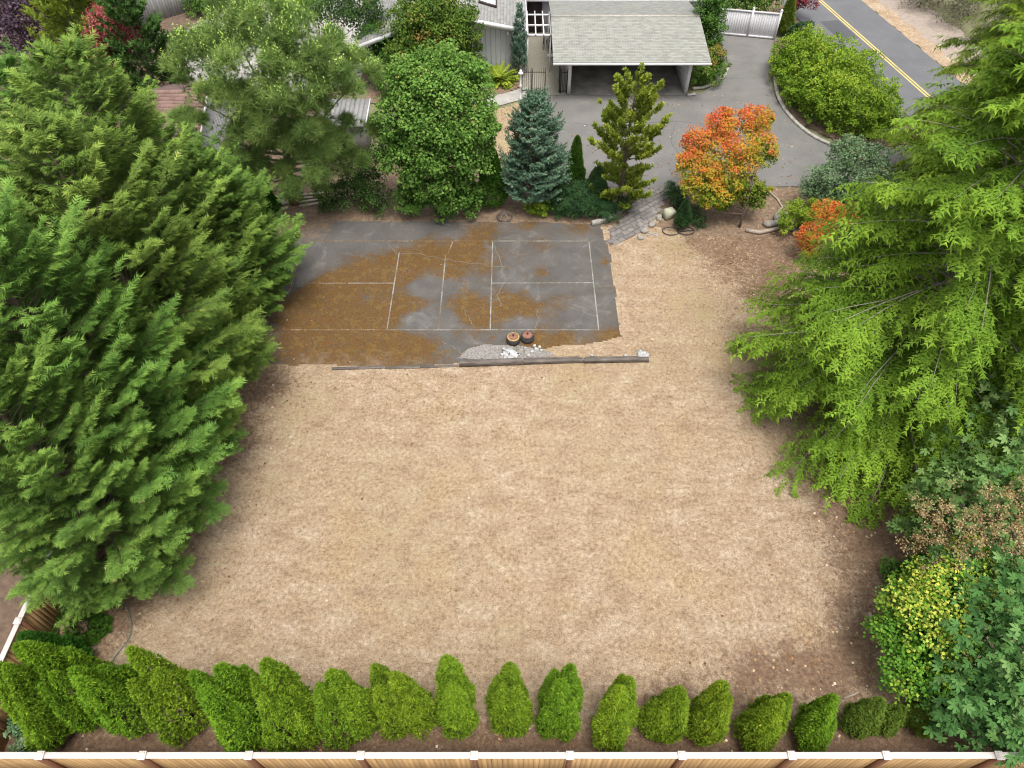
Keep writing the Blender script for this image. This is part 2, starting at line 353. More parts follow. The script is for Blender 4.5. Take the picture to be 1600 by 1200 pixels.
# ------------------------------------------------------------------ foliage library
def unit(v): return v / (np.linalg.norm(v, axis=-1, keepdims=True) + 1e-9)
def sphere(n): return unit(rng.normal(size=(n, 3)))
UP = np.array([0, 0, 1.0])
def frames(d, nrm):
    x = unit(d); y = np.cross(nrm, x); bad = np.linalg.norm(y, axis=1) < 1e-3
    y[bad] = np.cross(np.array([.3, 1, .2]), x[bad]); y = unit(y); return x, y, np.cross(x, y)
class Fol:
    def __init__(s): s.V = []; s.F = {}; s.t = []; s.n = 0
    def put(s, T, pos, d, nrm, sc, tint):
        TV, TF, Tt = T; N = len(pos)
        if N == 0: return s
        x, y, z = frames(np.asarray(d, float), np.asarray(nrm, float))
        sc = np.broadcast_to(np.asarray(sc, float), (N,))
        P = TV[None, :, 0, None] * x[:, None] + TV[None, :, 1, None] * y[:, None] + TV[None, :, 2, None] * z[:, None]
        P = pos[:, None] + sc[:, None, None] * P
        s.V.append(P.reshape(-1, 3)); m = len(TV)
        s.t.append((np.asarray(tint)[:, None] + Tt[None]).ravel())
        off = s.n + np.arange(N)[:, None, None] * m
        s.F.setdefault(TF.shape[1], []).append((TF[None] + off).reshape(-1, TF.shape[1]))
        s.n += N * m; return s
    def build(s, name, mat, parent=None):
        me = mesh_of(name, np.concatenate(s.V), [np.concatenate(f) for f in s.F.values()], np.clip(np.concatenate(s.t), 0, 1))
        return link(name, me, mat, parent)
def T_spray(n=6, w=.42, sweep=.45, droop=.12, jit=.06, seed=0, wb=.10, var=.25):
    r = np.random.default_rng(seed); V = []; F = []; t = []
    for i in range(n):
        a = .08 + .86 * i / n
        for s in (-1, 1):
            L = w * (.55 + .75 * math.sin(min(1, a * 1.6) * 1.9)) * (1.08 - a) ** .55 * (1 + r.uniform(-var, var)); k = len(V)
            for (x, y, tt) in ((a - .02, 0, -.12), (a + wb, 0, -.02), (a + sweep * L * 1.6 + .05, s * L, .12)):
                V.append((x, y + r.uniform(-jit, jit) * .3, -droop * x * x - .35 * droop * abs(y) + r.uniform(-.03, .03))); t.append(tt)
            F.append((k, k + 1, k + 2))
    k = len(V)
    for (x, y, tt) in ((.72, -.05, 0), (.72, .05, 0), (1.12, 0, .18)): V.append((x, y, -droop * x * x)); t.append(tt)
    F.append((k, k + 1, k + 2))
    return np.array(V), np.array(F), np.array(t)
def T_fan(k=4, spread=1.25, w=.16, seed=0):
    r = np.random.default_rng(seed); V = []; F = []; t = []
    for i in range(k):
        a = (i / (k - 1) - .5) * spread + r.uniform(-.1, .1); L = r.uniform(.75, 1.1); n = len(V)
        ca, sa = math.cos(a), math.sin(a); z = r.uniform(-.1, .1)
        for (x, y, tt) in ((.05, 0, -.15), (.55 * L, -w, 0), (L, 0, .16), (.55 * L, w, 0)):
            V.append((x * ca - y * sa, x * sa + y * ca, z * x)); t.append(tt)
        F.append((n, n + 1, n + 2, n + 3))
    return np.array(V), np.array(F), np.array(t)
def T_leaf(w=.3, fold=.08, curl=-.08):
    V = np.array([(0, 0, 0), (.45, w, fold), (1, 0, curl), (.45, -w, fold)]); return V, np.array([(0, 1, 2), (0, 2, 3)]), np.array([-.03, 0, .03, 0])
def T_tuft(k=14, spread=1.0, w=.028, seed=0):
    r = np.random.default_rng(seed); V = []; F = []; t = []
    for i in range(k):
        a = r.uniform(0, 2 * PI); e = spread * math.sqrt(r.uniform(.05, 1)); L = r.uniform(.75, 1.1); n = len(V)
        d = np.array([math.cos(e), math.sin(e) * math.cos(a), math.sin(e) * math.sin(a)]); p = unit(np.cross(d, r.normal(size=3)))
        b = r.uniform(0, .25)
        for q, tt in ((np.array([b, 0, 0]) - p * w, -.1), (np.array([b, 0, 0]) + p * w, -.1), (np.array([b, 0, 0]) + d * L, .1)): V.append(q); t.append(tt)
        F.append((n, n + 1, n + 2))
    return np.array(V), np.array(F), np.array(t)
def T_brush(k=12, w=.06, ln=.3, seed=0):
    r = np.random.default_rng(seed); V = []; F = []; t = []
    for i in range(k):
        x = i / k * .9; a = r.uniform(0, 2 * PI); n = len(V); L = ln * r.uniform(.8, 1.2)
        d = np.array([.75, math.cos(a), math.sin(a)]); d /= np.linalg.norm(d); p = unit(np.cross(d, np.array([1., 0, 0])))
        o = np.array([x, 0, 0])
        for q, tt in ((o - p * w, -.12), (o + p * w, -.12), (o + d * L, .12)): V.append(q); t.append(tt)
        F.append((n, n + 1, n + 2))
    return np.array(V), np.array(F), np.array(t)
def T_palm():
    """big five-lobed leaf: two quads a lobe"""
    V = []; F = []; t = []
    for a, L in ((0, 1.0), (.75, .88), (-.75, .88), (1.6, .6), (-1.6, .6)):
        ca, sa = math.cos(a), math.sin(a); n = len(V)
        for (x, y, z) in ((0, 0, 0), (.38 * L, -.13, .05), (.70 * L, -.20 * L, .03), (L, 0, -.12), (.70 * L, .20 * L, .03), (.38 * L, .13, .05), (.6 * L, 0, -.02)):
            V.append((x * ca - y * sa + .25, x * sa + y * ca, z)); t.append(0.0)
        F += [(n, n + 1, n + 6), (n + 1, n + 2, n + 6), (n + 2, n + 3, n + 6), (n + 3, n + 4, n + 6), (n + 4, n + 5, n + 6), (n + 5, n, n + 6)]
    return np.array(V), np.array(F), np.array(t)
SPR = [T_spray(3, .40, .75, .25, .1, seed=k, wb=.22, var=.35) for k in range(4)]
SPR_C = [T_spray(2, .46, .7, .35, .1, seed=10 + k, wb=.36, var=.5) for k in range(5)]
FAN = [T_fan(3, 1.2, .17, seed=k) for k in range(3)]
FANT = [T_tuft(3, .95, .23, seed=30 + k) for k in range(3)]
LEAF, LEAF_N, LEAF_W = T_leaf(.3), T_leaf(.17), T_leaf(.42, .10, -.12)
TUFT = [T_tuft(13, 1.25, .026, seed=k) for k in range(4)]
BRUSH = [T_brush(9, .09, .36, seed=k) for k in range(3)]
PALM = T_palm()

def lobe_points(lobes, n, sub=.36, per=60, flat=.55, cull=.70, shell=.6, low=-.55):
    """points on sub-clumps that sit over a set of round lobes (x,y,z,r[,rz])"""
    L = np.array([(l + (l[3],))[:5] for l in lobes], float)
    w = L[:, 3] ** 2; w /= w.sum()
    nc = max(len(L) * 4, int(n / per)); li = rng.choice(len(L), nc, p=w)
    d = sphere(nc); d[:, 2] = np.where(d[:, 2] < low, -d[:, 2], d[:, 2])
    rad = np.stack([L[li, 3], L[li, 3], L[li, 4]], 1)
    c = L[li, :3] + d * rad * rng.uniform(.72, 1.02, nc)[:, None]
    sr = sub * L[li, 3] * rng.uniform(.6, 1.35, nc); ct = rng.normal(0, .13, nc)
    k = rng.integers(0, nc, n); rd = sphere(n)
    rd[:, 2] = np.abs(rd[:, 2]) * np.where(rng.random(n) < .75, 1, -1)
    f = shell + (1 - shell) * rng.random(n)
    p = c[k] + rd * sr[k, None] * f[:, None] * np.array([1, 1, .8])
    nr = unit(rd * .7 + d[k] * .5 + UP * flat + rng.normal(0, .35, (n, 3)))
    keep = p[:, 2] > .03
    for j in range(len(L)):
        q = (p - L[j, :3]) / np.array([L[j, 3], L[j, 3], L[j, 4]])
        keep &= (np.linalg.norm(q, axis=1) > cull)
    return p[keep], nr[keep], unit(rd + d[k])[keep], ct[k][keep]
def inner_points(lobes, n, lo=.25, hi=.72):
    L = np.array([(l + (l[3],))[:5] for l in lobes], float); w = L[:, 3] ** 2; li = rng.choice(len(L), n, p=w / w.sum())
    p = L[li, :3] + sphere(n) * np.stack([L[li, 3], L[li, 3], L[li, 4]], 1) * rng.uniform(lo, hi, n)[:, None]
    return p[p[:, 2] > .03]
def local(lobes, base): return [(l[0] - base[0], l[1] - base[1], l[2] - base[2]) + tuple(l[3:]) for l in lobes]
def limbs(lobes, r0, top, mat, root, n=7, name='branches', lean=(0, 0)):
    b = MB()
    for l in lobes:
        c = np.array(l[:3]); z0 = max(.15, min(c[2] * .55, top * .8))
        a = np.array([lean[0] * z0 / max(top, .1), lean[1] * z0 / max(top, .1), z0])
        mid = a * .5 + c * .5 + np.array([0, 0, -.08 * np.linalg.norm(c - a)]) + rng.normal(0, .06, 3)
        b.tube([a, mid, c], [r0 * .5, r0 * .32, r0 * .12], 5, cap=False)
    o = b.build(name, mat, root); o['kind'] = 'stuff'; return o
def trunk(root, h, r, mat, lean=(0, 0), n=9, wob=.05):
    z = np.linspace(0, 1, 7); p = np.stack([lean[0] * z + rng.normal(0, wob, 7) * (z > 0), lean[1] * z + rng.normal(0, wob, 7) * (z > 0), h * z - .05 * (z == 0)], 1)
    rr = r * (1.0 - .82 * z); rr[0] *= 1.35
    return MB().tube(p, rr, n).build('trunk', mat, root, smooth=True)
def leafy(name, label, cat, base, lobes, mat, n, size, T=None, group=None, sub=.36, flat=.55, trunk_r=.06, bark='bark', inner=.35, tintf=None, dirmix=.5, trunk_h=None, per=60, lean=(0, 0), low=-.55, shell=.6, cull=.70, limb=True):
    """a broad-leaved tree or shrub: trunk, branches, crown of single leaves"""
    T = T or LEAF
    root = thing(name, label, cat, base, group)
    lb = local(lobes, base); top = max(l[2] for l in lb)
    if trunk_r: trunk(root, trunk_h or top, trunk_r, M[bark], lean)
    if limb: limbs(lb, trunk_r or .04, top, M[bark], root, lean=lean)
    f = Fol()
    p, nr, od, ct = lobe_points(lb, n, sub, per, flat, cull=cull, low=low, shell=shell)
    d = unit(od * dirmix + rng.normal(0, .6, p.shape) + UP * -.1)
    t = .45 + ct + rng.normal(0, .13, len(p))
    if tintf is not None: t = tintf(p + np.array(base), t)
    f.put(T, p, d, nr, size * rng.uniform(.7, 1.25, len(p)), t)
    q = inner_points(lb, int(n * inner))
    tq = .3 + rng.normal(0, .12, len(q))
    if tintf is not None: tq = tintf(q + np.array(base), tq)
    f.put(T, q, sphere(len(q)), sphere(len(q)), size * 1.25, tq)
    f.build('crown', M[mat], root)
    return root
def conifer_parts(h, prof, nb, elev, bend, nsh, nsp, T, size, z0=.15, shoot=.35, spread=.9, inner=.3, tip=0.0, nup=.8, hang=0.0, tube_r=.03, tdry=0.0, s0=.28, taper_top=True, flat=1.0, droop_side=0.0, lv=(.72, 1.12)):
    """branches and sprays of a conifer of height h; prof(t) crown radius at height share t"""
    f = Fol(); br = MB(); az = rng.uniform(0, 6.28)
    tt = np.sort(np.concatenate([1 - np.sqrt(rng.random(nb)) * .999, rng.uniform(.55, .985, nb // 4)]))
    P = []; D = []; N = []; S = []; K = []
    for t in tt:
        az += 2.39996 + rng.normal(0, .35)
        r = prof(t) * rng.uniform(*lv)
        if r < .12: r = .12
        zb = z0 + (h - z0) * t; hd = np.array([math.cos(az), math.sin(az), 0]); sd_ = np.array([-hd[1], hd[0], 0])
        e = elev(t) + rng.normal(0, .10); bn = bend(t)
        pt = lambda s: (hd[None] * (r * s)[:, None] + UP[None] * (zb + e * r * s + bn * r * s * s)[:, None] + sd_[None] * (swy * s * s)[:, None])
        swy = rng.normal(0, .10 * r)
        ss = np.linspace(0, 1, 6); pts = pt(ss)
        pts[:, 2] = np.maximum(pts[:, 2], .12)
        if tube_r: br.tube(pts, tube_r * (.35 + .25 * r) * (1.1 - ss), 4, cap=False)
        m = max(4, int(nsh * (.30 + .70 * min(1.25, r / max(prof(.25), .3)))))
        sj = np.sort(s0 + (1 - s0) * rng.random(m) ** .75); sj[-1] = 1.0; o = pt(sj)
        tan = unit(pt(np.minimum(sj + .05, 1.05)) - pt(sj - .05))
        side = np.where(np.arange(m) % 2 == 0, 1, -1) * rng.uniform(.55, 1.15, m) * spread; side[-1] *= .15
        dj = unit(tan + sd_[None] * side[:, None] + UP * rng.normal(tip, .22 * flat, m)[:, None] - UP * hang - UP * (droop_side * np.abs(side))[:, None])
        ln = shoot * r ** .6 * (1.25 - .65 * sj) * rng.uniform(.7, 1.3, m)
        bt = rng.normal(0, .11)
        u = np.linspace(.05, 1, nsp)
        a = o[:, None] + dj[:, None] * (ln[:, None] * u[None])[..., None] - UP * (hang * .4 * (ln[:, None] * u[None]) ** 2)[..., None]
        lat = unit(np.cross(dj, UP)); sg = np.where(np.arange(nsp) % 2 == 0, 1, -1)[None, :, None]
        dd = dj[:, None] + lat[:, None] * sg * rng.uniform(.3, .9, (m, nsp, 1)) - UP * hang * rng.uniform(.3, 1.0, (m, nsp, 1)) + rng.normal(0, .18 * flat, (m, nsp, 3)); dd[:, -1] = dj + rng.normal(0, .1, (m, 3))
        nn = unit(UP * nup + hd * .25 + rng.normal(0, .35 * flat, (m, nsp, 3)))
        P.append(a.reshape(-1, 3)); D.append(dd.reshape(-1, 3)); N.append(nn.reshape(-1, 3))
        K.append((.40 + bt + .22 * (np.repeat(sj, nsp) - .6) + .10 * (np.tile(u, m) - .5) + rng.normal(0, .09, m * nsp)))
        S.append((size * rng.uniform(.75, 1.25, (m, nsp))).ravel())
    P, D, N, K, S = map(np.concatenate, (P, D, N, K, S))
    if tdry: K[rng.random(len(K)) < tdry] = 1.0
    ok = P[:, 2] > .06; P, D, N, K, S = P[ok], D[ok], N[ok], K[ok], S[ok]
    w = rng.integers(0, len(T), len(P))
    for i in range(len(T)): f.put(T[i], P[w == i], D[w == i], N[w == i], S[w == i], K[w == i])
    return br, f
def conifer(name, label, cat, base, h, prof, mat, bark='bark', trunk_r=.12, group=None, rz=0.0, lean=(0, 0), **kw):
    root = thing(name, label, cat, base, group, rz)
    trunk(root, h * .93, trunk_r, M[bark], lean, wob=.02)
    br, f = conifer_parts(h, prof, **kw)
    if br.n: br.build('branches', M[kw.pop('lm', bark)] if False else M[bark], root)
    f.build('crown', M[mat], root)
    return root
def spire_points(spires, n, dense=1.0):
    """points on a union of upright flame-shaped spires ((x,y) foot, tip (x,y,z), radius)"""
    A = np.array([max(.05, s[2] * s[1][2]) for s in spires]); P = []; O = []; C = []
    for k, (ft, tp, R) in enumerate(spires):
        m = int(n * A[k] / A.sum()); t = rng.random(m) ** .85; a = rng.random(m) * 2 * PI
        lump = 1 + .11 * np.sin(a * 3 + t * 7 + k) + .09 * np.sin(a * 5 - t * 13 + 2 * k) + .05 * np.sin(a * 9 + t * 23)
        r = R * np.minimum(1, (t + .06) * 5.5) ** .5 * (1 - t) ** .62 * 1.05 * lump * rng.uniform(.86, 1.03, m)
        ax = np.array(ft)[None] * (1 - t)[:, None] ** 1 + np.array(tp[:2])[None] * t[:, None]
        z = .22 + (tp[2] - .22) * t
        P.append(np.stack([ax[:, 0] + r * np.cos(a), ax[:, 1] + r * np.sin(a), z], 1))
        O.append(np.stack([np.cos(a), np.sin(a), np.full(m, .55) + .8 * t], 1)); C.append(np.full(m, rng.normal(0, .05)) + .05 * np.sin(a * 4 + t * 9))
    P, O, C = np.concatenate(P), unit(np.concatenate(O)), np.concatenate(C)
    keep = np.ones(len(P), bool)
    for k, (ft, tp, R) in enumerate(spires):
        t = np.clip((P[:, 2] - .22) / (tp[2] - .22), 0, 1)
        ax = np.array(ft)[None] * (1 - t)[:, None] + np.array(tp[:2])[None] * t[:, None]
        r = R * np.minimum(1, (t + .06) * 5.5) ** .5 * (1 - t) ** .62
        keep &= ~((np.hypot(P[:, 0] - ax[:, 0], P[:, 1] - ax[:, 1]) < r * .74) & (P[:, 2] < tp[2]))
    return P[keep], O[keep], C[keep]
def spired(name, label, cat, base, spires, mat, n, size, group=None, litter=True):
    """columnar evergreen with one or more tips; spires in world coordinates"""
    root = thing(name, label, cat, base, group)
    b = np.array(base)
    sp = [((ft[0] - b[0], ft[1] - b[1]), (tp[0] - b[0], tp[1] - b[1], tp[2] - b[2]), R) for ft, tp, R in spires]
    for ft, tp, R in sp:
        MB().tube([(ft[0] * .4, ft[1] * .4, -.03), (ft[0], ft[1], .3), (tp[0] * .8 + ft[0] * .2, tp[1] * .8 + ft[1] * .2, tp[2] * .8)], [.05, .04, .012], 6).build('stem', M['bark'], root)
    p, o, c = spire_points(sp, n); f = Fol()
    d = unit(o * .9 + UP * .35 + rng.normal(0, .5, p.shape)); nr = unit(np.cross(d, rng.normal(size=p.shape)) + o * .7)
    w = rng.integers(0, 3, len(p))
    t = .42 + c + rng.normal(0, .13, len(p))
    for i in range(3): f.put(FANT[i], p[w == i] - o[w == i] * size * .35, d[w == i], nr[w == i], size * rng.uniform(.75, 1.25, (w == i).sum()), t[w == i])
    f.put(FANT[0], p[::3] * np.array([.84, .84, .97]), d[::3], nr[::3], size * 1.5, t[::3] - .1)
    f.build('crown', M[mat], root)
    return root

# ------------------------------------------------------------------ the setting: ground sheets
def inside(P, poly):
    x, y = P[:, 0], P[:, 1]; r = np.zeros(len(P), bool); n = len(poly)
    for i in range(n):
        (x1, y1), (x2, y2) = poly[i][:2], poly[(i + 1) % n][:2]
        c = ((y1 > y) != (y2 > y)) & (x < (x2 - x1) * (y - y1) / (y2 - y1 + 1e-12) + x1); r ^= c
    return r
def grid_sheet(name, poly, st, z, mat, attrs=None, edge=0.0, kind='structure', parent=None):
    px, py = [p[0] for p in poly], [p[1] for p in poly]
    x0, x1, y0, y1 = min(px) - edge, max(px) + edge, min(py) - edge, max(py) + edge
    nx, ny = int((x1 - x0) / st) + 1, int((y1 - y0) / st) + 1
    gx, gy = np.meshgrid(x0 + np.arange(nx + 1) * st, y0 + np.arange(ny + 1) * st)
    V = np.stack([gx.ravel(), gy.ravel(), np.full(gx.size, z)], 1)
    i, j = np.meshgrid(np.arange(nx), np.arange(ny)); a = (j * (nx + 1) + i).ravel()
    F = np.stack([a, a + 1, a + nx + 2, a + nx + 1], 1)
    c = V[F].mean(1)[:, :2]
    if edge: c = c + edge * np.stack([np.sin(c[:, 1] * 2.3) + np.sin(c[:, 1] * 5.9 + 1) * .6, np.sin(c[:, 0] * 2.1 + 2) + np.sin(c[:, 0] * 6.7) * .6], 1) + rng.normal(0, edge * .12, c.shape)
    F = F[inside(c, poly)]
    us = np.unique(F); mp = np.full(len(V), -1); mp[us] = np.arange(len(us)); V = V[us]; F = mp[F]
    me = mesh_of(name, V, F)
    for k, fn in (attrs or {}).items():
        at_ = me.attributes.new(k, 'FLOAT', 'POINT'); at_.data.foreach_set('value', fn(V[:, 0], V[:, 1]).astype(np.float32))
    o = link(name, me, mat, parent)
    if parent is None: tag(o, kind=kind)
    return o
def blobs(lst, gain=1.0):
    def fn(x, y):
        s = np.zeros_like(x)
        for (bx, by, _), r, w in lst: s += gain * w * np.exp(-((x - bx) ** 2 + (y - by) ** 2) / (r * r))
        return s
    return fn
def sheet(name, pts, z, mat, kind='structure', parent=None):
    o = MB().add([(p[0], p[1], z) for p in pts], [tuple(range(len(pts)))]).build(name, mat, parent)
    if parent is None: tag(o, kind=kind)
    return o
def ribbon(pts, w, z):
    pts = np.array([p[:2] for p in pts], float); t = np.gradient(pts, axis=0); t = unit(t); nrm = np.stack([-t[:, 1], t[:, 0]], 1)
    V = []; F = []
    for p, q in zip(pts, nrm): V += [(*(p - q * w / 2), z), (*(p + q * w / 2), z)]
    for i in range(len(pts) - 1): F.append((2 * i, 2 * i + 2, 2 * i + 3, 2 * i + 1))
    return V, F

sheet('ground', [(-900, -300), (900, -300), (900, 1500), (-900, 1500)], -.04, M['terrain'])
# dry lawn
duff_list = [((7.602, 8.015, 0), 1.6, .14), ((11.33, 9.045, 0), 1.8, .42), ((12.77, 10.83, 0), 2.2, .6), ((11.78, 12.55, 0), 1.8, .4), ((10.76, 14.71, 0), 1.4, .3), ((10.5, 7.043, 0), 1.7, .6), ((7.857, 6.577, 0), 1.5, .55), ((4.561, 6.304, 0), 1.0, .45),
  ((14.43, 13.6, 0), 3.0, .8), ((17.73, 17.14, 0), 4, .8), ((12.97, 24.23, 0), 2.0, .6), ((11.4, 26.5, 0), 2.2, .55), ((9.369, 27.23, 0), 1.4, .5), ((11.3, 23.38, 0), 1.4, .4), ((9.599, 25.12, 0), 1.0, .3), ((12.04, 20.6, 0), 1.2, .35), ((11.51, 30.05, 0), 3, .5), ((14.12, 27.47, 0), 2.0, .5), ((9.484, 22.96, 0), 1.6, .2), ((10.44, 18.46, 0), 1.5, .35),
  ((-10.51, 15.59, 0), 1.2, .55), ((-11.17, 12.8, 0), 1.0, .45), ((-11.55, 11.07, 0), .9, .35), ((-12.51, 9.475, 0), .9, .4), ((-9.66, 18.46, 0), 1.2, .5), ((-12.27, 18.46, 0), 2.6, .9), ((-13.59, 13.87, 0), 3.0, .9), ((-14.45, 10.14, 0), 3, .9), ((-12.8, 8.015, 0), 1.0, .4),
  ((7.58, 7.043, 0), .6, .5), ((8.821, 7.328, 0), .6, .5), ((9.567, 6.855, 0), .7, .5), ((6.67, 6.394, 0), .5, .5), ((4.947, 6.34, 0), .45, .55), ((4.016, 6.196, 0), .4, .5), ((10.57, 7.915, 0), .6, .4), ((12.01, 27.87, 0), .6, .4), ((10.46, 26.41, 0), .5, .4), ((12.34, 25.03, 0), .7, .4), ((12.45, 22.76, 0), .5, .4), ((11.18, 19.87, 0), .4, .4), ((8.825, 27.72, 0), .4, .4), ((10.86, 24.02, 0), .4, .4), ((-2.797, 17.3, 0), .9, .42), ((-1.76, 16.82, 0), .6, .3), ((5.798, 6.855, 0), 1.2, .3), ((1.052, 18.8, 0), 1.0, .22), ((4.259, 19.33, 0), .9, .22), ((-6.338, 18.98, 0), 1.3, .2), ((7.31, 18.46, 0), 1.1, .15), ((-1.512, 6.124, 0), 1.5, .2), ((1.89, 6.124, 0), 1.3, .18)]
green_list = [((8.334, 22.96, 0), 1.4, .7), ((8.083, 26.98, 0), .9, .9), ((9.425, 19.87, 0), 1.2, .5), ((2.631, 18.8, 0), 1.5, .35), ((-8.361, 17.14, 0), 1.6, .5), ((-8.842, 13.6, 0), 1.2, .4), ((-10.62, 10.14, 0), 1.5, .3), ((-4.654, 13.6, 0), 2.5, .25), ((3.588, 14.71, 0), 2.5, .2), ((-3.399, 10.14, 0), 2.2, .25), ((0, 8.015, 0), .8, .3), ((6.463, 19.87, 0), 1.4, .4)]
LAWN = [(-16, 3.2), (19, 3.2), (19, 29.5), (-16, 29.5)]
grid_sheet('lawn', LAWN, .25, 0.0, M['lawn'], {'duff': lambda x, y: blobs(duff_list, .74)(x, y) + .75 * np.clip((5.9 - y) / .7, 0, 1), 'green': blobs(green_list)})
# soil strip along the near fence, soil under the planting beds
pass; 0 and grid_sheet('soil_strip', [(-15, 3.2), (15, 3.2), (15, 5.15), (-15, 5.3)], .15, .005, M['soil'], edge=.12)
grid_sheet('planting_bed_soil', [(-17, 28.6), (-10, 28.75), (-2, 28.8), (3, 28.6), (4.4, 28.5), (5.4, 29.2), (6.4, 31.2), (6.4, 32.1), (1.2, 32.2), (-2.5, 35), (-17, 36)], .12, .006, M['bed'], edge=.10)
grid_sheet('rock_bed_soil', [(7.2, 28.6), (9, 28.0), (12, 28.0), (16, 28.0), (22, 27.5), (23, 32), (18, 32.3), (8.4, 32.1)], .08, .006, M['bed'], edge=.15)
grid_sheet('woodland_floor', [(14.2, 3.2), (40, 3.2), (40, 34), (22.5, 32), (19, 24), (17, 16), (15, 9)], .5, .004, M['soil'], edge=.3)
grid_sheet('neighbour_yard', [(-60, 3.2), (-14.5, 3.2), (-14.5, 36), (-9.0, 44), (-9, 48), (-60, 70)], .6, .003, M['soil'], edge=.1)
sheet('neighbour_driveway', [(-23.56, 49.56, 0), (-22.73, 51.57, 0), (-21.25, 53.69, 0), (-18.22, 55.82, 0), (-14.86, 58.55, 0), (-11.72, 57.34, 0), (-9.323, 49.76, 0), (-9.768, 43.43, 0), (-15.11, 41.81, 0), (-20.35, 43.43, 0), (-22.71, 46.01, 0)], .012, M['concrete'])
for (a, b) in (((-24.0, 47.6), (-15.5, 45.2)), ((-20.5, 50.8), (-13.0, 49.0))):
    pass
# hard court
COURT = [(-13.2, 29.25), (-4, 29.15), (1.5, 29.1), (4.45, 28.9), (4.7, 27.0), (4.72, 24), (4.70, 21.1), (3.6, 20.75), (2.2, 20.65), (1.0, 20.2), (.3, 19.75), (-1.9, 19.62), (-4.5, 19.4), (-8, 19.5), (-13.2, 19.6)]
moss_list = [((-4.621, 26.5, 0), 1.7, .42), ((-2.469, 26.6, 0), 1.2, .40), ((-6.888, 25.03, 0), 1.4, .42), ((-5.438, 25.48, 0), 1.2, .3), ((-8.219, 24.02, 0), 1.3, .40), ((-9.235, 23.17, 0), 1.3, .45), ((-7.428, 22.67, 0), 1.1, .45), ((-5.69, 22.47, 0), 1.0, .35), ((-4.462, 23.04, 0), .8, .35), ((-6.646, 21.17, 0), 1.7, .5), ((-8.516, 20.79, 0), 1.7, .5), ((-4.905, 20.42, 0), 1.3, .40), ((-3.27, 20.42, 0), 1.0, .28),
  ((-1.561, 22.35, 0), .9, .50), ((-2.261, 23.38, 0), .8, .28), ((0, 23.13, 0), .9, .50), ((0.858, 22.72, 0), .6, .35), ((-2.845, 25.03, 0), .6, .2), ((-2.024, 27.08, 0), .7, .3), ((-1.064, 25.8, 0), .6, .2), ((2.303, 23.04, 0), .8, .30), ((1.503, 25.21, 0), .5, .32), ((1.562, 27.23, 0), .6, .3), ((-1.438, 28.47, 0), .8, .32), ((0.807, 28.99, 0), .6, .3), ((3.378, 28.83, 0), .6, .32), ((-10.79, 26.84, 0), .7, .3), ((2.206, 20.98, 0), .9, .45), ((0.825, 20.87, 0), .6, .5), ((4.144, 21.06, 0), .7, .5), ((4.427, 26.03, 0), .25, .35),
  ((-3.99, 24.36, 0), .7, -.45), ((-3.09, 24.15, 0), .6, -.35), ((-6.956, 23.38, 0), .7, -.35), ((-4.515, 22.07, 0), .8, -.45), ((-10.79, 25.8, 0), 1.1, -.5), ((-9.481, 27.87, 0), 1.6, -.5), ((-6.321, 27.87, 0), 1.0, -.3), ((-3.096, 21.95, 0), .7, -.3), ((2.619, 26.5, 0), 1.2, -.3), ((2.064, 24.23, 0), 1.0, -.15), ((2.968, 22.15, 0), 1.1, -.35), ((0.421, 21.83, 0), .7, -.3), ((-2.736, 20.6, 0), .8, -.2), ((-10.41, 24.67, 0), .8, -.45), ((0, 24.67, 0), .7, -.25), ((-5.236, 29.78, 0), 2.5, -.3)]
cduff = [((-9.724, 29.25, 0), 2.0, .35), ((-11.61, 28.99, 0), 2.0, .4), ((-5.89, 29.78, 0), 1.6, .3), ((-1.303, 29.51, 0), 1.4, .3), ((2.598, 29.36, 0), 1.2, .25), ((-5.323, 19.33, 0), 1.2, .3), ((-8.517, 19.33, 0), 1.6, .4), ((-6.463, 19.87, 0), 1.4, .2), ((2.725, 20.42, 0), 1.2, .4), ((-11.5, 22.96, 0), 1.6, .3)]
court = grid_sheet('court', COURT, .08, .012, M['court'], {'moss': lambda x, y: .36 + blobs(moss_list)(x, y), 'duff': blobs(cduff)}, edge=.035)
XL = (3.78, -.95, -5.45, -10.2); YL = (21.53, 27.62); YC = 24.55
def court_line(a, b, w=.055, mat='line', name='court_line'):
    V, F = ribbon([a, ((a[0] + b[0]) / 2, (a[1] + b[1]) / 2), b], w, .017); MB().add(V, F).build(name, M[mat], court)
for k, x in enumerate(XL[:3]): court_line((x, YL[0] - .027), (x, YL[1] - (0 if k < 2 else .9) + .027), mat='line' if k < 2 else 'line')
court_line((-10.2, 24.0), (-10.2, 27.5), mat='line_worn')
court_line((-3.2, 22.5), (-3.2, 26.6)); court_line((-3.1, 26.6), (-2.9, 27.6), mat='line_worn'); court_line((-3.2, 21.6), (-3.2, 22.4), mat='line_worn')
court_line((-.9, YL[0]), (3.75, YL[0])); court_line((-5.4, YL[0]), (-.98, YL[0]), mat='line'); court_line((-10.1, YL[0]), (-5.5, YL[0]), mat='line_worn')
court_line((-.9, YL[1]), (3.75, YL[1])); court_line((-10.2, YL[1]), (-.98, YL[1]), mat='line_worn')
court_line((-.92, YC), (3.75, YC + .03)); court_line((-7.6, YC), (-5.48, YC)); court_line((-10, YC), (-7.7, YC), mat='line_worn')
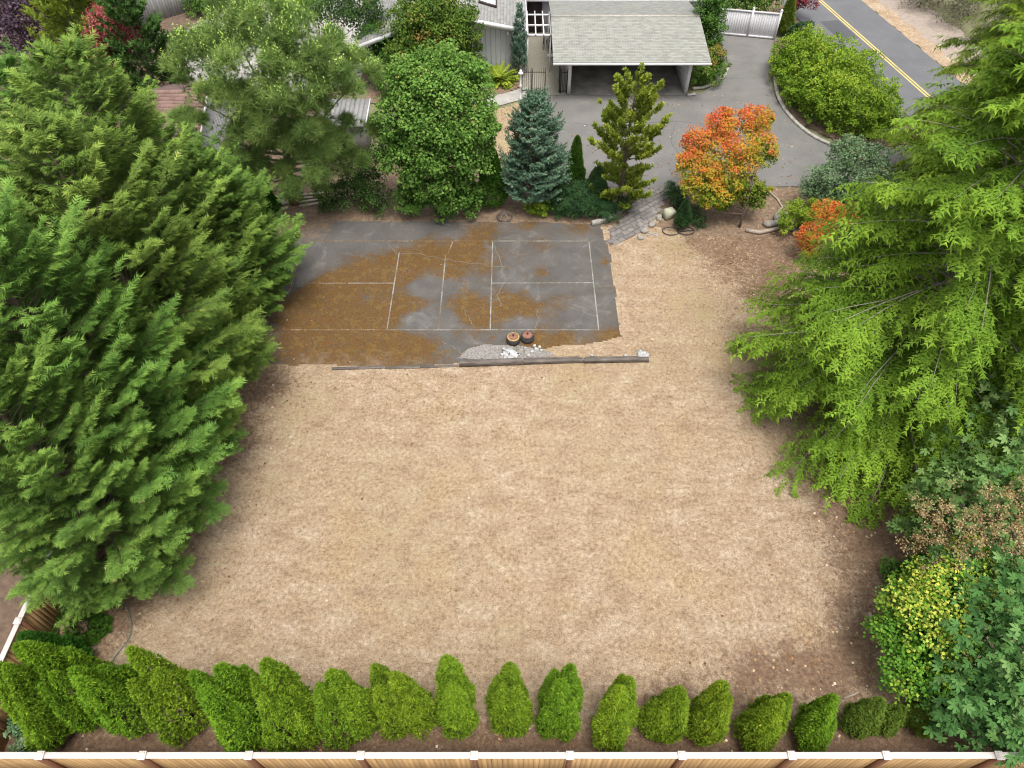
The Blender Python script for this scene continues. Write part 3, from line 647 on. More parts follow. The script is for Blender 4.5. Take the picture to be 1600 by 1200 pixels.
for pts in ([(-0.843, 27.23, 0), (-0.519, 26.03, 0), (-0.327, 24.67, 0), (-0.671, 23.72, 0), (-0.489, 22.96, 0)], [(-6.086, 27.47, 0), (-5.556, 26.6, 0), (-4.638, 26.69, 0), (-3.374, 26.27, 0), (-1.981, 25.94, 0), (-0.303, 25.66, 0)], [(-2.242, 22.96, 0), (-1.837, 22.15, 0), (-1.619, 21.56, 0)], [(1.088, 22.76, 0), (1.187, 22.15, 0), (1.005, 21.56, 0)], [(2.586, 22.96, 0), (3.14, 22.63, 0), (3.69, 22.35, 0)], [(-3.022, 20.79, 0), (-2.316, 20.42, 0), (-2.109, 20.05, 0)]):
    cu = np.array(pts)[:, :2]; tq = np.linspace(0, len(cu) - 1, len(cu) * 7); cu = np.stack([np.interp(tq, np.arange(len(cu)), cu[:, k]) for k in (0, 1)], 1) + rng.normal(0, .035, (len(tq), 2))
    V, F = ribbon(cu, .022, .019); MB().add(V, F).build('crack', M['crack'], court)
grid_sheet('gravel_patch', [(-2.259, 19.79, 0), (-1.771, 20.42, 0), (-0.959, 20.68, 0), (0, 20.6, 0), (1.359, 20.31, 0), (1.891, 20.01, 0), (1.075, 19.76, 0)], .05, .020, M['gravel'], edge=.05)
# driveway, road, shoulder, paving
sheet('driveway', [(1.2, 41.9), (1.35, 39), (1.5, 35.5), (2.2, 32.2), (6.4, 32.05), (8.5, 32.12), (12.0, 32.2), (17.5, 32.2), (24, 31.5), (28.6, 29.5), (29.3, 33), (22.7, 36.2), (21.0, 35.8), (18.4, 36.35), (16.9, 38.4), (16.3, 41.0), (16.4, 44), (17.6, 48.4), (18.2, 49.6), (14.0, 50.6), (13.6, 46.6), (13.2, 45), (12.9, 43.4), (11.9, 42.2), (10.9, 41.95)], .010, M['drive'])
drv = bpy.data.objects['driveway']
for pts in ([(3.0, 38.6), (6.0, 38.3), (9.5, 38.8), (13.0, 38.2), (15.6, 38.9)], [(9.0, 32.3), (9.6, 34.5), (9.1, 36.6), (9.7, 38.7)], [(13.4, 44.2), (14.8, 44.0), (16.3, 44.3)], [(18.5, 32.4), (20.3, 33.6), (21.2, 35.6)]):
    cu = np.array(pts); tq = np.linspace(0, len(cu) - 1, len(cu) * 8); cu = np.stack([np.interp(tq, np.arange(len(cu)), cu[:, k]) for k in (0, 1)], 1) + rng.normal(0, .045, (len(tq), 2))
    V, F = ribbon(cu, .028, .014); MB().add(V, F).build('crack', M['patch'], drv)
grid_sheet('dry_grass_patch', [(-3.2, 35), (1.4, 35), (1.25, 39), (.9, 41.3), (-1.0, 40.2), (-3.2, 39.6)], .2, .008, M['lawn'], {'duff': lambda x, y: .12 + 0 * x, 'green': lambda x, y: .5 + 0 * x}, edge=.05)
sheet('concrete_path', [(-4.0, 39.9), (-1.0, 40.5), (1.0, 41.6), (1.0, 43.0), (-.5, 42.1), (-4.0, 41.0)], .014, M['concrete'])
grid_sheet('foundation_bed', [(-9, 41), (-4, 41.0), (-.5, 42.1), (.6, 43.2), (.6, 44.6), (-9, 44.6)], .2, .006, M['bed'], edge=.08)
sheet('courtyard_paving', [(.62, 41.95), (3.55, 41.95), (3.55, 52), (.05, 52), (.05, 44.9), (.62, 44.0)], .011, M['aggregate'])
rd = np.array([.185, -.983]); rn = np.array([.983, .185]); r0 = np.array([25.9, 41.42])
def rp(s, o): return tuple(r0 + rd * s + rn * o)
tag(MB().add([(*rp(-120, -3.05), .012), (*rp(60, -3.05), .012), (*rp(60, 3.05), .012), (*rp(-120, 3.05), .012)], [(0, 1, 2, 3)]).build('road', M['road']), kind='structure')
road = bpy.data.objects['road']
for o in (-.11, .11): V, F = ribbon([rp(-120, o), rp(-30, o), rp(60, o)], .11, .017); MB().add(V, F).build('centre_line', M['yellowline'], road)
MB().add([(*rp(-11.5, -1.7), .0165), (*rp(-8.6, -1.7), .0165), (*rp(-8.6, -.3), .0165), (*rp(-11.5, -.3), .0165)], [(0, 1, 2, 3)]).build('asphalt_patch', M['patch'], road)
MB().add([(*rp(2.2, -2.5), .0165), (*rp(3.6, -2.9), .0165), (*rp(3.7, -.5), .0165), (*rp(2.4, -.5), .0165)], [(0, 1, 2, 3)]).build('asphalt_patch', M['patch'], road)
V, F = ribbon([rp(1.9, -2.9), rp(2.1, -1.5), rp(2.0, -.4)], .10, .018); MB().add(V, F).build('old_road_marking', M['line'], road)
V, F = ribbon([rp(2.0, -2.9), rp(3.0, -2.75), rp(4.2, -2.2)], .10, .0185); MB().add(V, F).build('old_road_marking', M['line'], road)
grid_sheet('dry_verge', [rp(-40, 3.0), rp(40, 3.0), rp(40, 4.3), rp(-40, 4.3)], .12, .008, M['lawn'], {'duff': lambda x, y: .15 + 0 * x, 'green': lambda x, y: 0 * x}, edge=.12)
grid_sheet('dirt_shoulder', [rp(-40, 4.1), rp(40, 4.1), rp(40, 7.3), rp(-40, 7.3)], .15, .005, plain('dirt_shoulder', (.36, .30, .25), (.25, .20, .16), 3, .95, .5, 20), edge=.15)
grid_sheet('road_edge_soil', [rp(-20, -5.2), rp(4.5, -5.2), rp(4.5, -3.0), rp(-20, -3.0)], .2, .007, M['bed'], edge=.1)
grid_sheet('hedge_island_soil', [(16.5, 40.5), (17.1, 38.6), (18.6, 36.6), (21.0, 36.1), (22.6, 36.6), (22.9, 40), (20.8, 49.4), (18.2, 49.4), (16.6, 44)], .2, .014, M['soil'], edge=.06)

# ------------------------------------------------------------------ paved walk
WALK = [(4.751, 27.27, 0), (4.881, 28.37, 0), (5.44, 29.2, 0), (6.073, 30.27, 0), (6.483, 31.26, 0), (6.505, 32.06, 0), (8.387, 32.12, 0), (8.064, 31.04, 0), (7.548, 29.94, 0), (6.891, 28.88, 0), (6.016, 27.97, 0), (5.172, 27.42, 0)]
walk = sheet('paved_walk', WALK, .008, M['soil'])
wp = [(p[0], p[1]) for p in WALK]; ang = math.radians(38); ca, sa = math.cos(ang), math.sin(ang)
pv_me = MB().box((0, 0, .015), (.335, .265, .05), bev=.012).build('paver', M['paver'], walk)
pm = pv_me.data; bpy.data.objects.remove(pv_me)
for i in range(-14, 15):
    for j in range(-16, 17):
        lx, ly = (i + .5 * (j % 2)) * .355, j * .285
        P_ = np.array([[6.4 + lx * ca - ly * sa, 29.6 + lx * sa + ly * ca]])
        if inside(P_, wp)[0]:
            o = bpy.data.objects.new('paver', pm); col.objects.link(o); o.parent = walk
            o.location = (P_[0, 0] + rng.normal(0, .006), P_[0, 1] + rng.normal(0, .006), rng.normal(0, .004)); o.rotation_euler = (0, 0, ang + rng.normal(0, .02))
def rock(name, label, p, d, mat='stone', cat='rock', group=None, rz=0.0):
    b = MB(); n, m = 9, 6; V = []; F = []
    ph = rng.uniform(0, 6, 4)
    for i in range(m + 1):
        for k in range(n):
            t = PI * i / m; a = 2 * PI * k / n
            q = np.array([math.sin(t) * math.cos(a), math.sin(t) * math.sin(a), math.cos(t)])
            q = np.sign(q) * np.abs(q) ** .7
            r = 1 + .13 * math.sin(3 * a + ph[0]) * math.sin(t) + .1 * math.sin(2 * t + a + ph[1]) + rng.normal(0, .03)
            V.append(q * r * np.array(d) / 2)
    for i in range(m):
        for k in range(n): F.append((i * n + k, (i + 1) * n + k, (i + 1) * n + (k + 1) % n, i * n + (k + 1) % n))
    V = np.array(V); V[:, 2] += d[2] * .30
    b.add(V, F); o = b.build(name, M[mat]); o.location = (p[0], p[1], 0.01); o.rotation_euler = (0, 0, rz)
    return tag(o, label, cat, group)
# stone edging of the bed beside the walk
ed = thing('bed_edging', 'curved stone edging wall of the conifer bed beside the paved walk', 'edging', ((5.563, 29.78, 0)[0], (5.563, 29.78, 0)[1], 0))
ep = np.array([(3.989, 28.83, 0), (4.654, 29.09, 0), (5.276, 29.51, 0), (5.804, 30.21, 0), (6.303, 31.15, 0), (6.541, 31.78, 0)])[:, :2]
eo = np.array(ed.location)[:2]
for k in range(len(ep) - 1):
    a, b = ep[k] - eo, ep[k + 1] - eo; m = (a + b) / 2; L = np.linalg.norm(b - a)
    MB().box((m[0], m[1], .13), (L - .02, .2, .30 + .03 * (k % 2)), rz=math.atan2(b[1] - a[1], b[0] - a[0]), bev=.03).build('edging_stone', M['stone'], ed)
for k, (u, d, lab) in enumerate((((6.603, 28.37, 0), (.45, .32, .18), 'low grey stone where the paved walk meets the lawn'), ((7.052, 28.88, 0), (.5, .36, .2), 'flat grey stone edging the walk nearest the hose coil'), ((7.444, 29.41, 0), (.45, .32, .22), 'grey stone on the walk edge in front of the pale block'), ((6.321, 27.87, 0), (.4, .3, .16), 'smallest grey stone at the lawn end of the walk'))):
    rock('edging_rock', lab, u, d, group='stones along the right edge of the walk', rz=.7 + .4 * k)
b = MB().box((0, 0, .26), (.52, .42, .56), rz=.5, bev=.09, tilt=(.12, .1)).build('stone_block', M['pale_stone']); b.location = (*(7.946, 29.51, 0)[:2], 0); tag(b, 'pale mossy stone block beside the dwarf conifer', 'stone')
rock('bed_rock', 'grey boulder left of the yellow-green small maple', (13.57, 29.36, 0), (.75, .55, .5), rz=.3)
rock('bed_rock', 'dark low rock half buried behind the driftwood log', (13.04, 28.88, 0), (.9, .4, .3), rz=.1)
rock('bed_rock', 'small flat rock at the right end of the driftwood log', (14.19, 28.22, 0), (.6, .45, .25), rz=1.1)
def log(name, label, pts, r, cat='log', mat='log'):
    pts = np.array(pts); c = pts.mean(0); c[2] = 0
    o = MB().tube(pts - c + np.array([0, 0, r * .9]), [r * (1 - .35 * k / (len(pts) - 1)) for k in range(len(pts))], 8).build(name, M[mat], smooth=True); o.location = c
    return tag(o, label, cat)
log('driftwood_log', 'long grey driftwood log lying at the edge of the rock bed', [(11.64, 28.37, 0), (12.24, 28.17, 0), (12.92, 28.37, 0), (13.52, 28.63, 0), (13.99, 28.42, 0)], .11)
log('fallen_branch', 'bleached curved branch arching over the rock bed litter', [(13.54, 31.72, 0), (13.85, 31.04, 0), (13.94, 30.32, 0), (13.61, 29.89, 0)], .06, 'branch')
log('fallen_branch', 'short bare branch stub at the foot of the photinia', [(11.42, 8.876, 0), (11.44, 8.626, 0), (11.53, 8.338, 0)], .07, 'branch')
log('fallen_branch', 'thin stick behind the sparse arborvitae near the right corner', [(9.833, 6.268, 0), (10.09, 6.358, 0), (10.33, 6.449, 0)], .035, 'branch')

# ------------------------------------------------------------------ fences
def fence(name, label, a, b, posts, board_w=.14, side=-1, h=1.83, gap=.0025, cat='fence', group=None):
    a, b = np.array(a, float), np.array(b, float); L = np.linalg.norm(b - a); t = (b - a) / L; nr = np.array([-t[1], t[0]]) * side; rz = math.atan2(t[1], t[0])
    root = thing(name, label, cat, (a[0], a[1], 0), group, rz)
    nb = int(L / board_w); bm = None
    for k in range(nb):
        x = (k + .5) * board_w
        if bm is None:
            o = MB().box((0, 0, .86), (board_w - gap, .022, 1.72), bev=.0025).build('board', M['board'], root); bm = o.data
        else: o = link('board', bm, None, root)
        o.location = (x, rng.normal(0, .003), .04); o.rotation_euler = (0, rng.normal(0, .003), 0)
    s = -1 if side < 0 else 1
    pm_ = cm_ = None
    for x in posts:
        if pm_ is None:
            o = MB().box((0, 0, .90), (.11, .11, 1.80), bev=.008).build('post', M['post'], root); pm_ = o.data
            c = MB().box((0, 0, 0), (.20, .215, .055), bev=.012).box((0, 0, .035), (.13, .145, .03), bev=.01).build('post_cap', M['cap'], root); cm_ = c.data
        else: o = link('post', pm_, None, root); c = link('post_cap', cm_, None, root)
        o.location = (x, s * .068, 0); c.location = (x, s * .012, h + .034)
    xs = [0] + list(posts) + [L]
    for k in range(len(xs) - 1):
        if xs[k + 1] - xs[k] < .3: continue
        MB().box(((xs[k] + xs[k + 1]) / 2, 0, h - .02), (xs[k + 1] - xs[k] - .012, .155, .042), bev=.006).build('cap_rail', M['cap'], root)
        MB().box(((xs[k] + xs[k + 1]) / 2, -s * .035, .35), (xs[k + 1] - xs[k] - .12, .04, .09)).build('rail', M['board'], root)
    return root
fence('cedar_fence', 'new cedar board fence with white cap rail along the bottom edge', (-14.4, 4.36), (16, 4.36), [x + 14.4 for x in (-12.22, -9.58, -6.82, -3.92, -.98, 1.5, 4.4, 7.24, 9.7, 12.62)], side=-1)
fence('cedar_fence', 'side cedar fence with white cap running under the left conifers', (-14.4, 4.45), (-14.4, 17.0), [.95, 3.45, 5.95, 8.45, 10.95], side=-1)

# ------------------------------------------------------------------ carport and house
def shingles(parent, e0, e1, r0_, r1, rows, tab, mat, name='shingles'):
    """lapped shingle tabs over the slope between eave e0-e1 and ridge r0_-r1"""
    e0, e1, r0_, r1 = [np.array(p, float) for p in (e0, e1, r0_, r1)]
    n = unit(np.cross(e1 - e0, r0_ - e0)); n = n if n[2] > 0 else -n
    V = []; t = []; F = []
    for i in range(rows):
        f0, f1 = i / rows, (i + 1.06) / rows
        a, b = e0 + (r0_ - e0) * f0, e1 + (r1 - e1) * f0; c, d = e0 + (r0_ - e0) * min(f1, 1), e1 + (r1 - e1) * min(f1, 1)
        m = max(1, int(np.linalg.norm(b - a) / tab)); off = .5 * (i % 2)
        cuts = np.clip((np.arange(m + 2) - off) / m, 0, 1)
        for k in range(m + 1):
            u0, u1 = cuts[k], cuts[k + 1]
            if u1 - u0 < 1e-4: continue
            lift = .026 + rng.uniform(-.003, .005); w = (u1 - u0) * .015; q = len(V)
            V += [a + (b - a) * (u0 + w) + n * .004, a + (b - a) * (u1 - w) + n * .004, a + (b - a) * (u1 - w) + n * lift, a + (b - a) * (u0 + w) + n * lift, d * u1 + c * (1 - u1) + n * .008, d * u0 + c * (1 - u0) + n * .008]
            F += [(q, q + 1, q + 2, q + 3), (q + 3, q + 2, q + 4, q + 5)]; t += [rng.random()] * 6
    me = mesh_of(name, np.array(V), np.array(F), np.array(t)); o = link(name, me, mat, parent); o['kind'] = 'stuff'; return o
def slab(parent, name, mat, quad, th=.08):
    """roof deck under a slope"""
    q = np.array(quad, float); V = np.concatenate([q, q - np.array([0, 0, th])])
    return MB().add(V, [(0, 1, 2, 3), (7, 6, 5, 4), (0, 4, 5, 1), (1, 5, 6, 2), (2, 6, 7, 3), (3, 7, 4, 0)]).build(name, mat, parent)
cp = thing('carport', 'open two-bay carport with low grey shingle roof and white walls', 'carport')
X0, X1 = 2.44, 11.66; E, R_, B_ = (40.95, 2.5), (45.7, 3.15), (49.3, 2.62)
rf = slab(cp, 'roof', M['white'], [(X0, E[0], E[1]), (X1, E[0], E[1]), (X1, R_[0], R_[1]), (X0, R_[0], R_[1])])
slab(rf, 'rear_slope', M['white'], [(X0, R_[0], R_[1]), (X1, R_[0], R_[1]), (X1, B_[0], B_[1]), (X0, B_[0], B_[1])])
shingles(rf, (X0 - .02, E[0] - .02, E[1]), (X1 + .02, E[0] - .02, E[1]), (X0 - .02, R_[0], R_[1]), (X1 + .02, R_[0], R_[1]), 30, .30, M['shingle'])
shingles(rf, (X0 - .02, B_[0], B_[1]), (X1 + .02, B_[0], B_[1]), (X0 - .02, R_[0], R_[1]), (X1 + .02, R_[0], R_[1]), 22, .30, M['shingle'])
MB().bar((X0 - .02, R_[0], R_[1] + .03), (X1 + .02, R_[0], R_[1] + .03), .26, .03).build('ridge_cap', M['kerb'], rf)
g = MB(); g.bar((X0 - .03, E[0] - .07, E[1] - .06), (X1 + .03, E[0] - .07, E[1] - .06), .11, .10); g.build('gutter', M['white'], cp)
MB().box((7.1, 42.1, 2.27), (7.6, .16, .28)).build('header_beam', M['white'], cp)
for x, nm in ((3.52, 'side_wall'), (10.78, 'side_wall')):
    w = MB().box((x, 45.4, 1.19), (.14, 6.8, 2.34)).build(nm, M['siding'], cp)
    b = MB()
    for k in range(22): b.box((x + (-.085 if x > 7 else .085), 42.2 + k * .3, 1.19), (.03, .04, 2.3))
    b.build('siding_battens', M['white'], w)
    MB().box((x, 41.96, 1.19), (.20, .06, 2.36)).build('end_trim', M['white'], cp)
MB().box((7.15, 48.75, 1.19), (7.1, .12, 2.34)).build('rear_wall', M['siding'], cp)
MB().box((7.15, 45.3, .025), (7.1, 6.75, .05), bev=.01).build('floor_slab', plain('stained_slab', (.30, .285, .255), (.12, .11, .10), .8, .85, .2, 40), cp)
MB().lathe((11.4, 41.35, 2.12), [(.02, 0), (.07, .02), (.09, .12), (.05, .18), (.02, .3)], 10).build('eave_lamp', M['white'], cp)
MB().box((11.15, 41.9, .06), (.55, .22, .10), rz=.25, bev=.03).build('downspout_splash', M['concrete'], cp)
tag(MB().box((3.66, 42.6, .0), (.02, .02, .02)).build('carport_hook', M['iron'], cp))

hs_ = thing('house', 'white house with grey shingle gable wing left of the carport', 'house', (0, 0, 0))
Lf, Rg, Rt = (-9.2, 42.3, 2.9), (-4.2, 43.3, 4.35), (.87, 44.4, 2.95)
bk = lambda p: (p[0], 62.0, p[2])
wr = slab(hs_, 'roof', M['white'], [Lf, Rg, bk(Rg), bk(Lf)], .16)
slab(wr, 'right_slope', M['white'], [Rg, Rt, bk(Rt), bk(Rg)], .16)
shingles(wr, Rt, bk(Rt), Rg, bk(Rg), 26, .33, M['roof_dark']); shingles(wr, Lf, bk(Lf), Rg, bk(Rg), 26, .33, M['roof_dark'])
sk = MB().box((-1.5, 46.5, 3.70), (1.15, .95, .16), tilt=(0, .278), bev=.02).build('skylight', M['dark'], wr)
MB().box((-1.5, 46.5, 3.79), (.98, .80, .03), tilt=(0, .278), bev=.01).build('skylight_pane', M['glass'], sk)
MB().add([(-8.6, 44.75, 0), (.05, 44.75, 0), (.05, 44.75, 3.02), (-4.2, 44.75, 4.15), (-8.6, 44.75, 2.88), (-8.6, 56, 0), (.05, 56, 0), (.05, 56, 3.02), (-4.2, 56, 4.15), (-8.6, 56, 2.88)],
  [(0, 1, 2, 3, 4), (9, 8, 7, 6, 5), (1, 6, 7, 2), (0, 4, 9, 5)]).build('wall', M['siding'], hs_)
b = MB()
for k in range(28): b.box((-8.45 + k * .31, 44.74, 1.45), (.03, .03, 2.86))
b.build('siding_battens', M['siding'], hs_)
MB().bar((-4.2, 43.27, 4.18), (.89, 44.37, 2.80), .05, .22).build('rake_board', M['white'], hs_)
MB().bar((-4.2, 43.27, 4.18), (-9.2, 42.27, 2.76), .05, .22).build('rake_board', M['white'], hs_)
MB().bar((.90, 44.4, 2.84), (.90, 62, 2.84), .06, .18).build('fascia', M['white'], hs_)
MB().box((.10, 45.9, 1.35), (.06, 1.5, 2.0)).build('window', M['window'], hs_)
MB().box((.09, 44.72, 1.45), (.12, .12, 2.9)).build('corner_post', M['white'], hs_)
MB().lathe((-.25, 44.55, 2.5), [(.03, 0), (.09, .02), (.10, .16), (.04, .22)], 10).build('wall_lamp', M['white'], hs_)
MB().box((6.6, 53.3, 1.2), (13, 5.2, 2.4)).build('rear_wall', M['siding'], hs_)
d = MB().box((1.55, 50.66, 1.05), (1.0, .08, 2.1)).build('door', M['dark'], hs_); MB().lathe((1.95, 50.56, 1.0), [(.02, 0), (.04, .02), (.04, .06), (.02, .08)], 8).build('handle', M['wire'], d)
for x0, x1 in ((3.6, 4.7), (5.2, 6.9), (8.0, 9.6), (10.2, 12)):
    w = MB().box(((x0 + x1) / 2, 50.68, 1.55), (x1 - x0, .08, 1.15)).build('window', M['window'], hs_); MB().box(((x0 + x1) / 2, 50.63, .95), (x1 - x0 + .12, .1, .06)).build('sill', M['white'], w)
r2 = slab(hs_, 'rear_roof', M['white'], [(.95, 49.95, 2.52), (13.4, 49.95, 2.52), (13.4, 56, 3.9), (.95, 56, 3.9)], .14)
shingles(r2, (.95, 49.95, 2.52), (13.4, 49.95, 2.52), (.95, 56, 3.9), (13.4, 56, 3.9), 28, .34, M['roof_dark'])
MB().bar((.95, 49.9, 2.42), (13.4, 49.9, 2.42), .05, .16).build('fascia', M['white'], hs_)
pg = thing('pergola', 'white timber pergola spanning from house wing to carport', 'pergola')
for x in (.98, 1.48, 1.98, 2.42): MB().bar((x, 44.75, 2.44), (x, 48.1, 2.44), .07, .12).build('rafter', M['white'], pg)
for y, w in ((44.95, .16), (46.35, .09), (47.9, .09)): MB().bar((.93, y, 2.325), (3.4, y, 2.325), w, .10).build('beam', M['white'], pg)
for x, y in ((.98, 44.95), (2.42, 44.95), (.98, 47.9), (2.42, 47.9)): MB().box((x, y, 1.137), (.09, .09, 2.27)).build('post', M['white'], pg)
def gate(label, a, b, h, nb, thick=None):
    a, b = np.array(a, float), np.array(b, float); root = thing('iron_gate', label, 'gate', (a[0], a[1], 0), 'wrought iron gates by the carport'); v = b - a
    for f in ((0, 1) if thick is None else (0, thick, 1)): MB().box((v[0] * f, v[1] * f, h * .5 + .02), (.06, .06, h + .06)).build('post', M['iron'], root)
    for z in (.15, h - .18): MB().bar((0, 0, z), (v[0], v[1], z), .03, .04).build('rail', M['iron'], root)
    for k in range(1, nb):
        f = k / nb; MB().tube([(v[0] * f, v[1] * f, .08), (v[0] * f, v[1] * f, h - .06), (v[0] * f, v[1] * f, h + .06)], [.012, .012, .003], 5).build('bar', M['iron'], root)
    return root
gate('closed black iron gate between lamp post and courtyard opening', (.62, 42.2), (2.04, 42.2), 1.5, 11, .42)
gate('open black iron gate leaf swung back beside the carport wall', (2.95, 42.2), (2.98, 43.4), 1.5, 8)
gate('narrow fixed iron panel joining the gate to the carport', (3.02, 42.15), (3.40, 42.15), 1.5, 4)
lp = thing('lamp_post', 'slim white turned post standing on the dry grass', 'post', (.5, 39.6, 0))
MB().lathe((0, 0, -.02), [(.09, 0), (.09, .35), (.065, .45), (.06, .95), (.085, 1.0), (.085, 1.08), (.055, 1.14), (.05, 1.7), (.08, 1.76), (.08, 1.84), (.05, 1.9), (.045, 2.45), (.06, 2.5)], 12).build('shaft', M['white'], lp, smooth=False)
MB().lathe((0, 0, 2.48), [(.05, 0), (.15, .03), (.15, .09), (.07, .14), (.08, .2), (.03, .26)], 12).build('finial', M['white'], lp)
tag(MB().box((0, 0, .06), (1.9, .16, .16), bev=.02).build('courtyard_step', M['white']), 'low white kerb edging the courtyard beside the flower pot', 'kerb').location = (3.3, 47.0, .02)
fp = thing('flower_pot', 'dark pot of red-brown flowers in the courtyard under the carport eave', 'pot', (2.62, 48.3, .012))
MB().lathe((0, 0, 0), [(.2, 0), (.3, .3), (.33, .5), (.28, .5), (.26, .44)], 16).build('pot', M['pot'], fp)
fl = Fol(); q = inner_points([(0, 0, .72, .36)], 260, .2, 1.0); fl.put(LEAF, q, sphere(len(q)), sphere(len(q)), .12, rng.uniform(.2, 1, len(q))); fl.build('flowers', M['litter'], fp)['kind'] = 'stuff'
tag(MB().box((0, 0, .55), (.05, .05, 1.1)).box((0, -.9, .55), (.05, .05, 1.1)).bar((0, 0, 1.08), (0, -.9, 1.08), .04, .05).build('hand_rail', M['iron']), 'black hand rail beside the flower pot', 'rail').location = (2.16, 48.9, .011)
# white vinyl fence beyond the driveway
va, vb = np.array((14.32, 50.35, 0)[:2]), np.array((18.11, 49.56, 0)[:2]); vt = unit(vb - va); vL = np.linalg.norm(vb - va)
vf = thing('vinyl_fence', 'white vinyl privacy fence at the far end of the driveway', 'fence', (va[0], va[1], 0), rz=math.atan2(vt[1], vt[0]))
for k in range(int(vL / .16)):
    o = MB().box(((k + .5) * .16, 0, .86), (.158, .03, 1.6), bev=.004).build('board', M['vinyl'], vf)
for x in (0, vL * .53, vL): MB().box((x, -.02, .95), (.13, .13, 1.9)).build('post', M['vinyl'], vf); MB().lathe((x, -.02, 1.9), [(.1, 0), (.1, .04), (.02, .12)], 4).build('post_cap', M['vinyl'], vf)
for z in (.12, 1.7): MB().box((vL / 2, -.022, z), (vL - .14, .05, .13)).build('rail', M['vinyl'], vf)
# kerb round the hedge island
kb = thing('island_kerb', 'curved pale kerb bordering the big hedge island', 'kerb', (18, 39, 0))
kp = np.array([(16.93, 44.44, 0), (16.63, 43.02, 0), (16.44, 41.42, 0), (16.5, 39.89, 0), (16.77, 38.58, 0), (17.19, 37.45, 0), (17.7, 36.63, 0), (18.37, 36.03, 0)])[:, :2]
from_len = np.concatenate([[0], np.cumsum(np.linalg.norm(np.diff(kp, axis=0), axis=1))]); nk = 16
for k in range(nk):
    s0, s1 = from_len[-1] * k / nk, from_len[-1] * (k + 1) / nk
    a = np.array([np.interp(s0, from_len, kp[:, 0]), np.interp(s0, from_len, kp[:, 1])]); b = np.array([np.interp(s1, from_len, kp[:, 0]), np.interp(s1, from_len, kp[:, 1])]); m = (a + b) / 2 - (18, 39)
    MB().box((m[0], m[1], .07), (np.linalg.norm(b - a) - .01, .2, .15), rz=math.atan2(b[1] - a[1], b[0] - a[0]), bev=.03).build('kerb_stone', M['kerb'], kb)
kc = thing('bed_kerb', 'low stone kerb round the clipped hedge beside the carport', 'kerb', (12.4, 43, 0))
kp2 = np.array([(11.34, 42.61, 0), (12.09, 42.78, 0), (12.91, 43.27, 0), (13.6, 44.1, 0), (14.08, 45.3, 0)])[:, :2] - (12.4, 43)
for k in range(len(kp2) - 1):
    a, b = kp2[k], kp2[k + 1]; m = (a + b) / 2; MB().box((m[0], m[1], .07), (np.linalg.norm(b - a) - .01, .18, .15), rz=math.atan2(b[1] - a[1], b[0] - a[0]), bev=.03).build('kerb_stone', M['kerb'], kc)
# neighbour's buildings and fence at the left
nb_ = thing('neighbour_garage', 'white garage with brown shingle roof behind the left conifers', 'garage')
gx0, gx1 = -18.6, -15.55
r3 = slab(nb_, 'roof', M['white'], [(gx0, 30.6, 2.5), (gx1, 30.6, 2.5), (gx1, 34.6, 4.1), (gx0, 34.6, 4.1)], .12)
slab(r3, 'rear_slope', M['white'], [(gx0, 34.6, 4.1), (gx1, 34.6, 4.1), (gx1, 38.6, 2.5), (gx0, 38.6, 2.5)], .12)
shingles(r3, (gx0, 30.6, 2.5), (gx1, 30.6, 2.5), (gx0, 34.6, 4.1), (gx1, 34.6, 4.1), 20, .32, M['shingle_brown']); shingles(r3, (gx0, 38.6, 2.5), (gx1, 38.6, 2.5), (gx0, 34.6, 4.1), (gx1, 34.6, 4.1), 20, .32, M['shingle_brown'])
xw = gx1 - .25
MB().add([(xw, 31, 0), (xw, 38.2, 0), (xw, 38.2, 2.5), (xw, 34.6, 3.95), (xw, 31, 2.5), (gx0 + .3, 31, 0), (gx0 + .3, 38.2, 0), (gx0 + .3, 38.2, 2.5), (gx0 + .3, 34.6, 3.95), (gx0 + .3, 31, 2.5)], [(0, 1, 2, 3, 4), (9, 8, 7, 6, 5), (0, 4, 9, 5), (1, 6, 7, 2)]).build('wall', M['siding'], nb_)
b = MB()
for k in range(22): b.box((xw + .01, 31.2 + k * .32, 1.3), (.03, .03, 2.4))
b.build('siding_battens', M['white'], nb_)
for y0, z0_, y1, z1 in ((30.58, 2.44, 34.6, 4.05), (38.62, 2.44, 34.6, 4.05)): MB().bar((gx1 + .02, y0, z0_), (gx1 + .02, y1, z1), .04, .2).build('rake_board', M['white'], nb_)
MB().bar((gx0, 30.55, 2.4), (gx1, 30.55, 2.4), .1, .1).build('gutter', M['white'], nb_)
sh = thing('garden_shed', 'small grey slat-roofed shed half hidden behind the pine', 'shed', (-9.2, 36.2, 0))
MB().box((0, 0, .95), (2.2, 2.0, 1.9)).build('wall', M['greywood'], sh)
for k in range(10): MB().box((-1.15 + k * .255, 0, 2.0), (.24, 2.4, .05), tilt=(.12, 0)).build('roof_slat', M['greywood'], sh)
MB().bar((1.30, -1.2, 1.86), (1.30, 1.2, 2.14), .05, .12).build('rake_board', M['white'], sh)
ga, gb = np.array((-28.78, 49.56, 0)[:2]), np.array((-23.45, 54.35, 0)[:2]); gt = unit(gb - ga); gL = np.linalg.norm(gb - ga)
gf = thing('grey_fence', 'weathered grey board fence beside the concrete driveway', 'fence', (ga[0], ga[1], 0), rz=math.atan2(gt[1], gt[0]))
for k in range(int(gL / .2)): MB().box(((k + .5) * .2, rng.normal(0, .004), .88), (.19, .03, 1.76), bev=.006).build('board', M['greywood'], gf)
for k in range(5): MB().box((gL * k / 4, .07, .95), (.12, .12, 1.9)).build('post', M['greywood'], gf)
MB().box((gL / 2, 0, 1.80), (gL, .14, .04)).build('cap_rail', M['greywood'], gf)

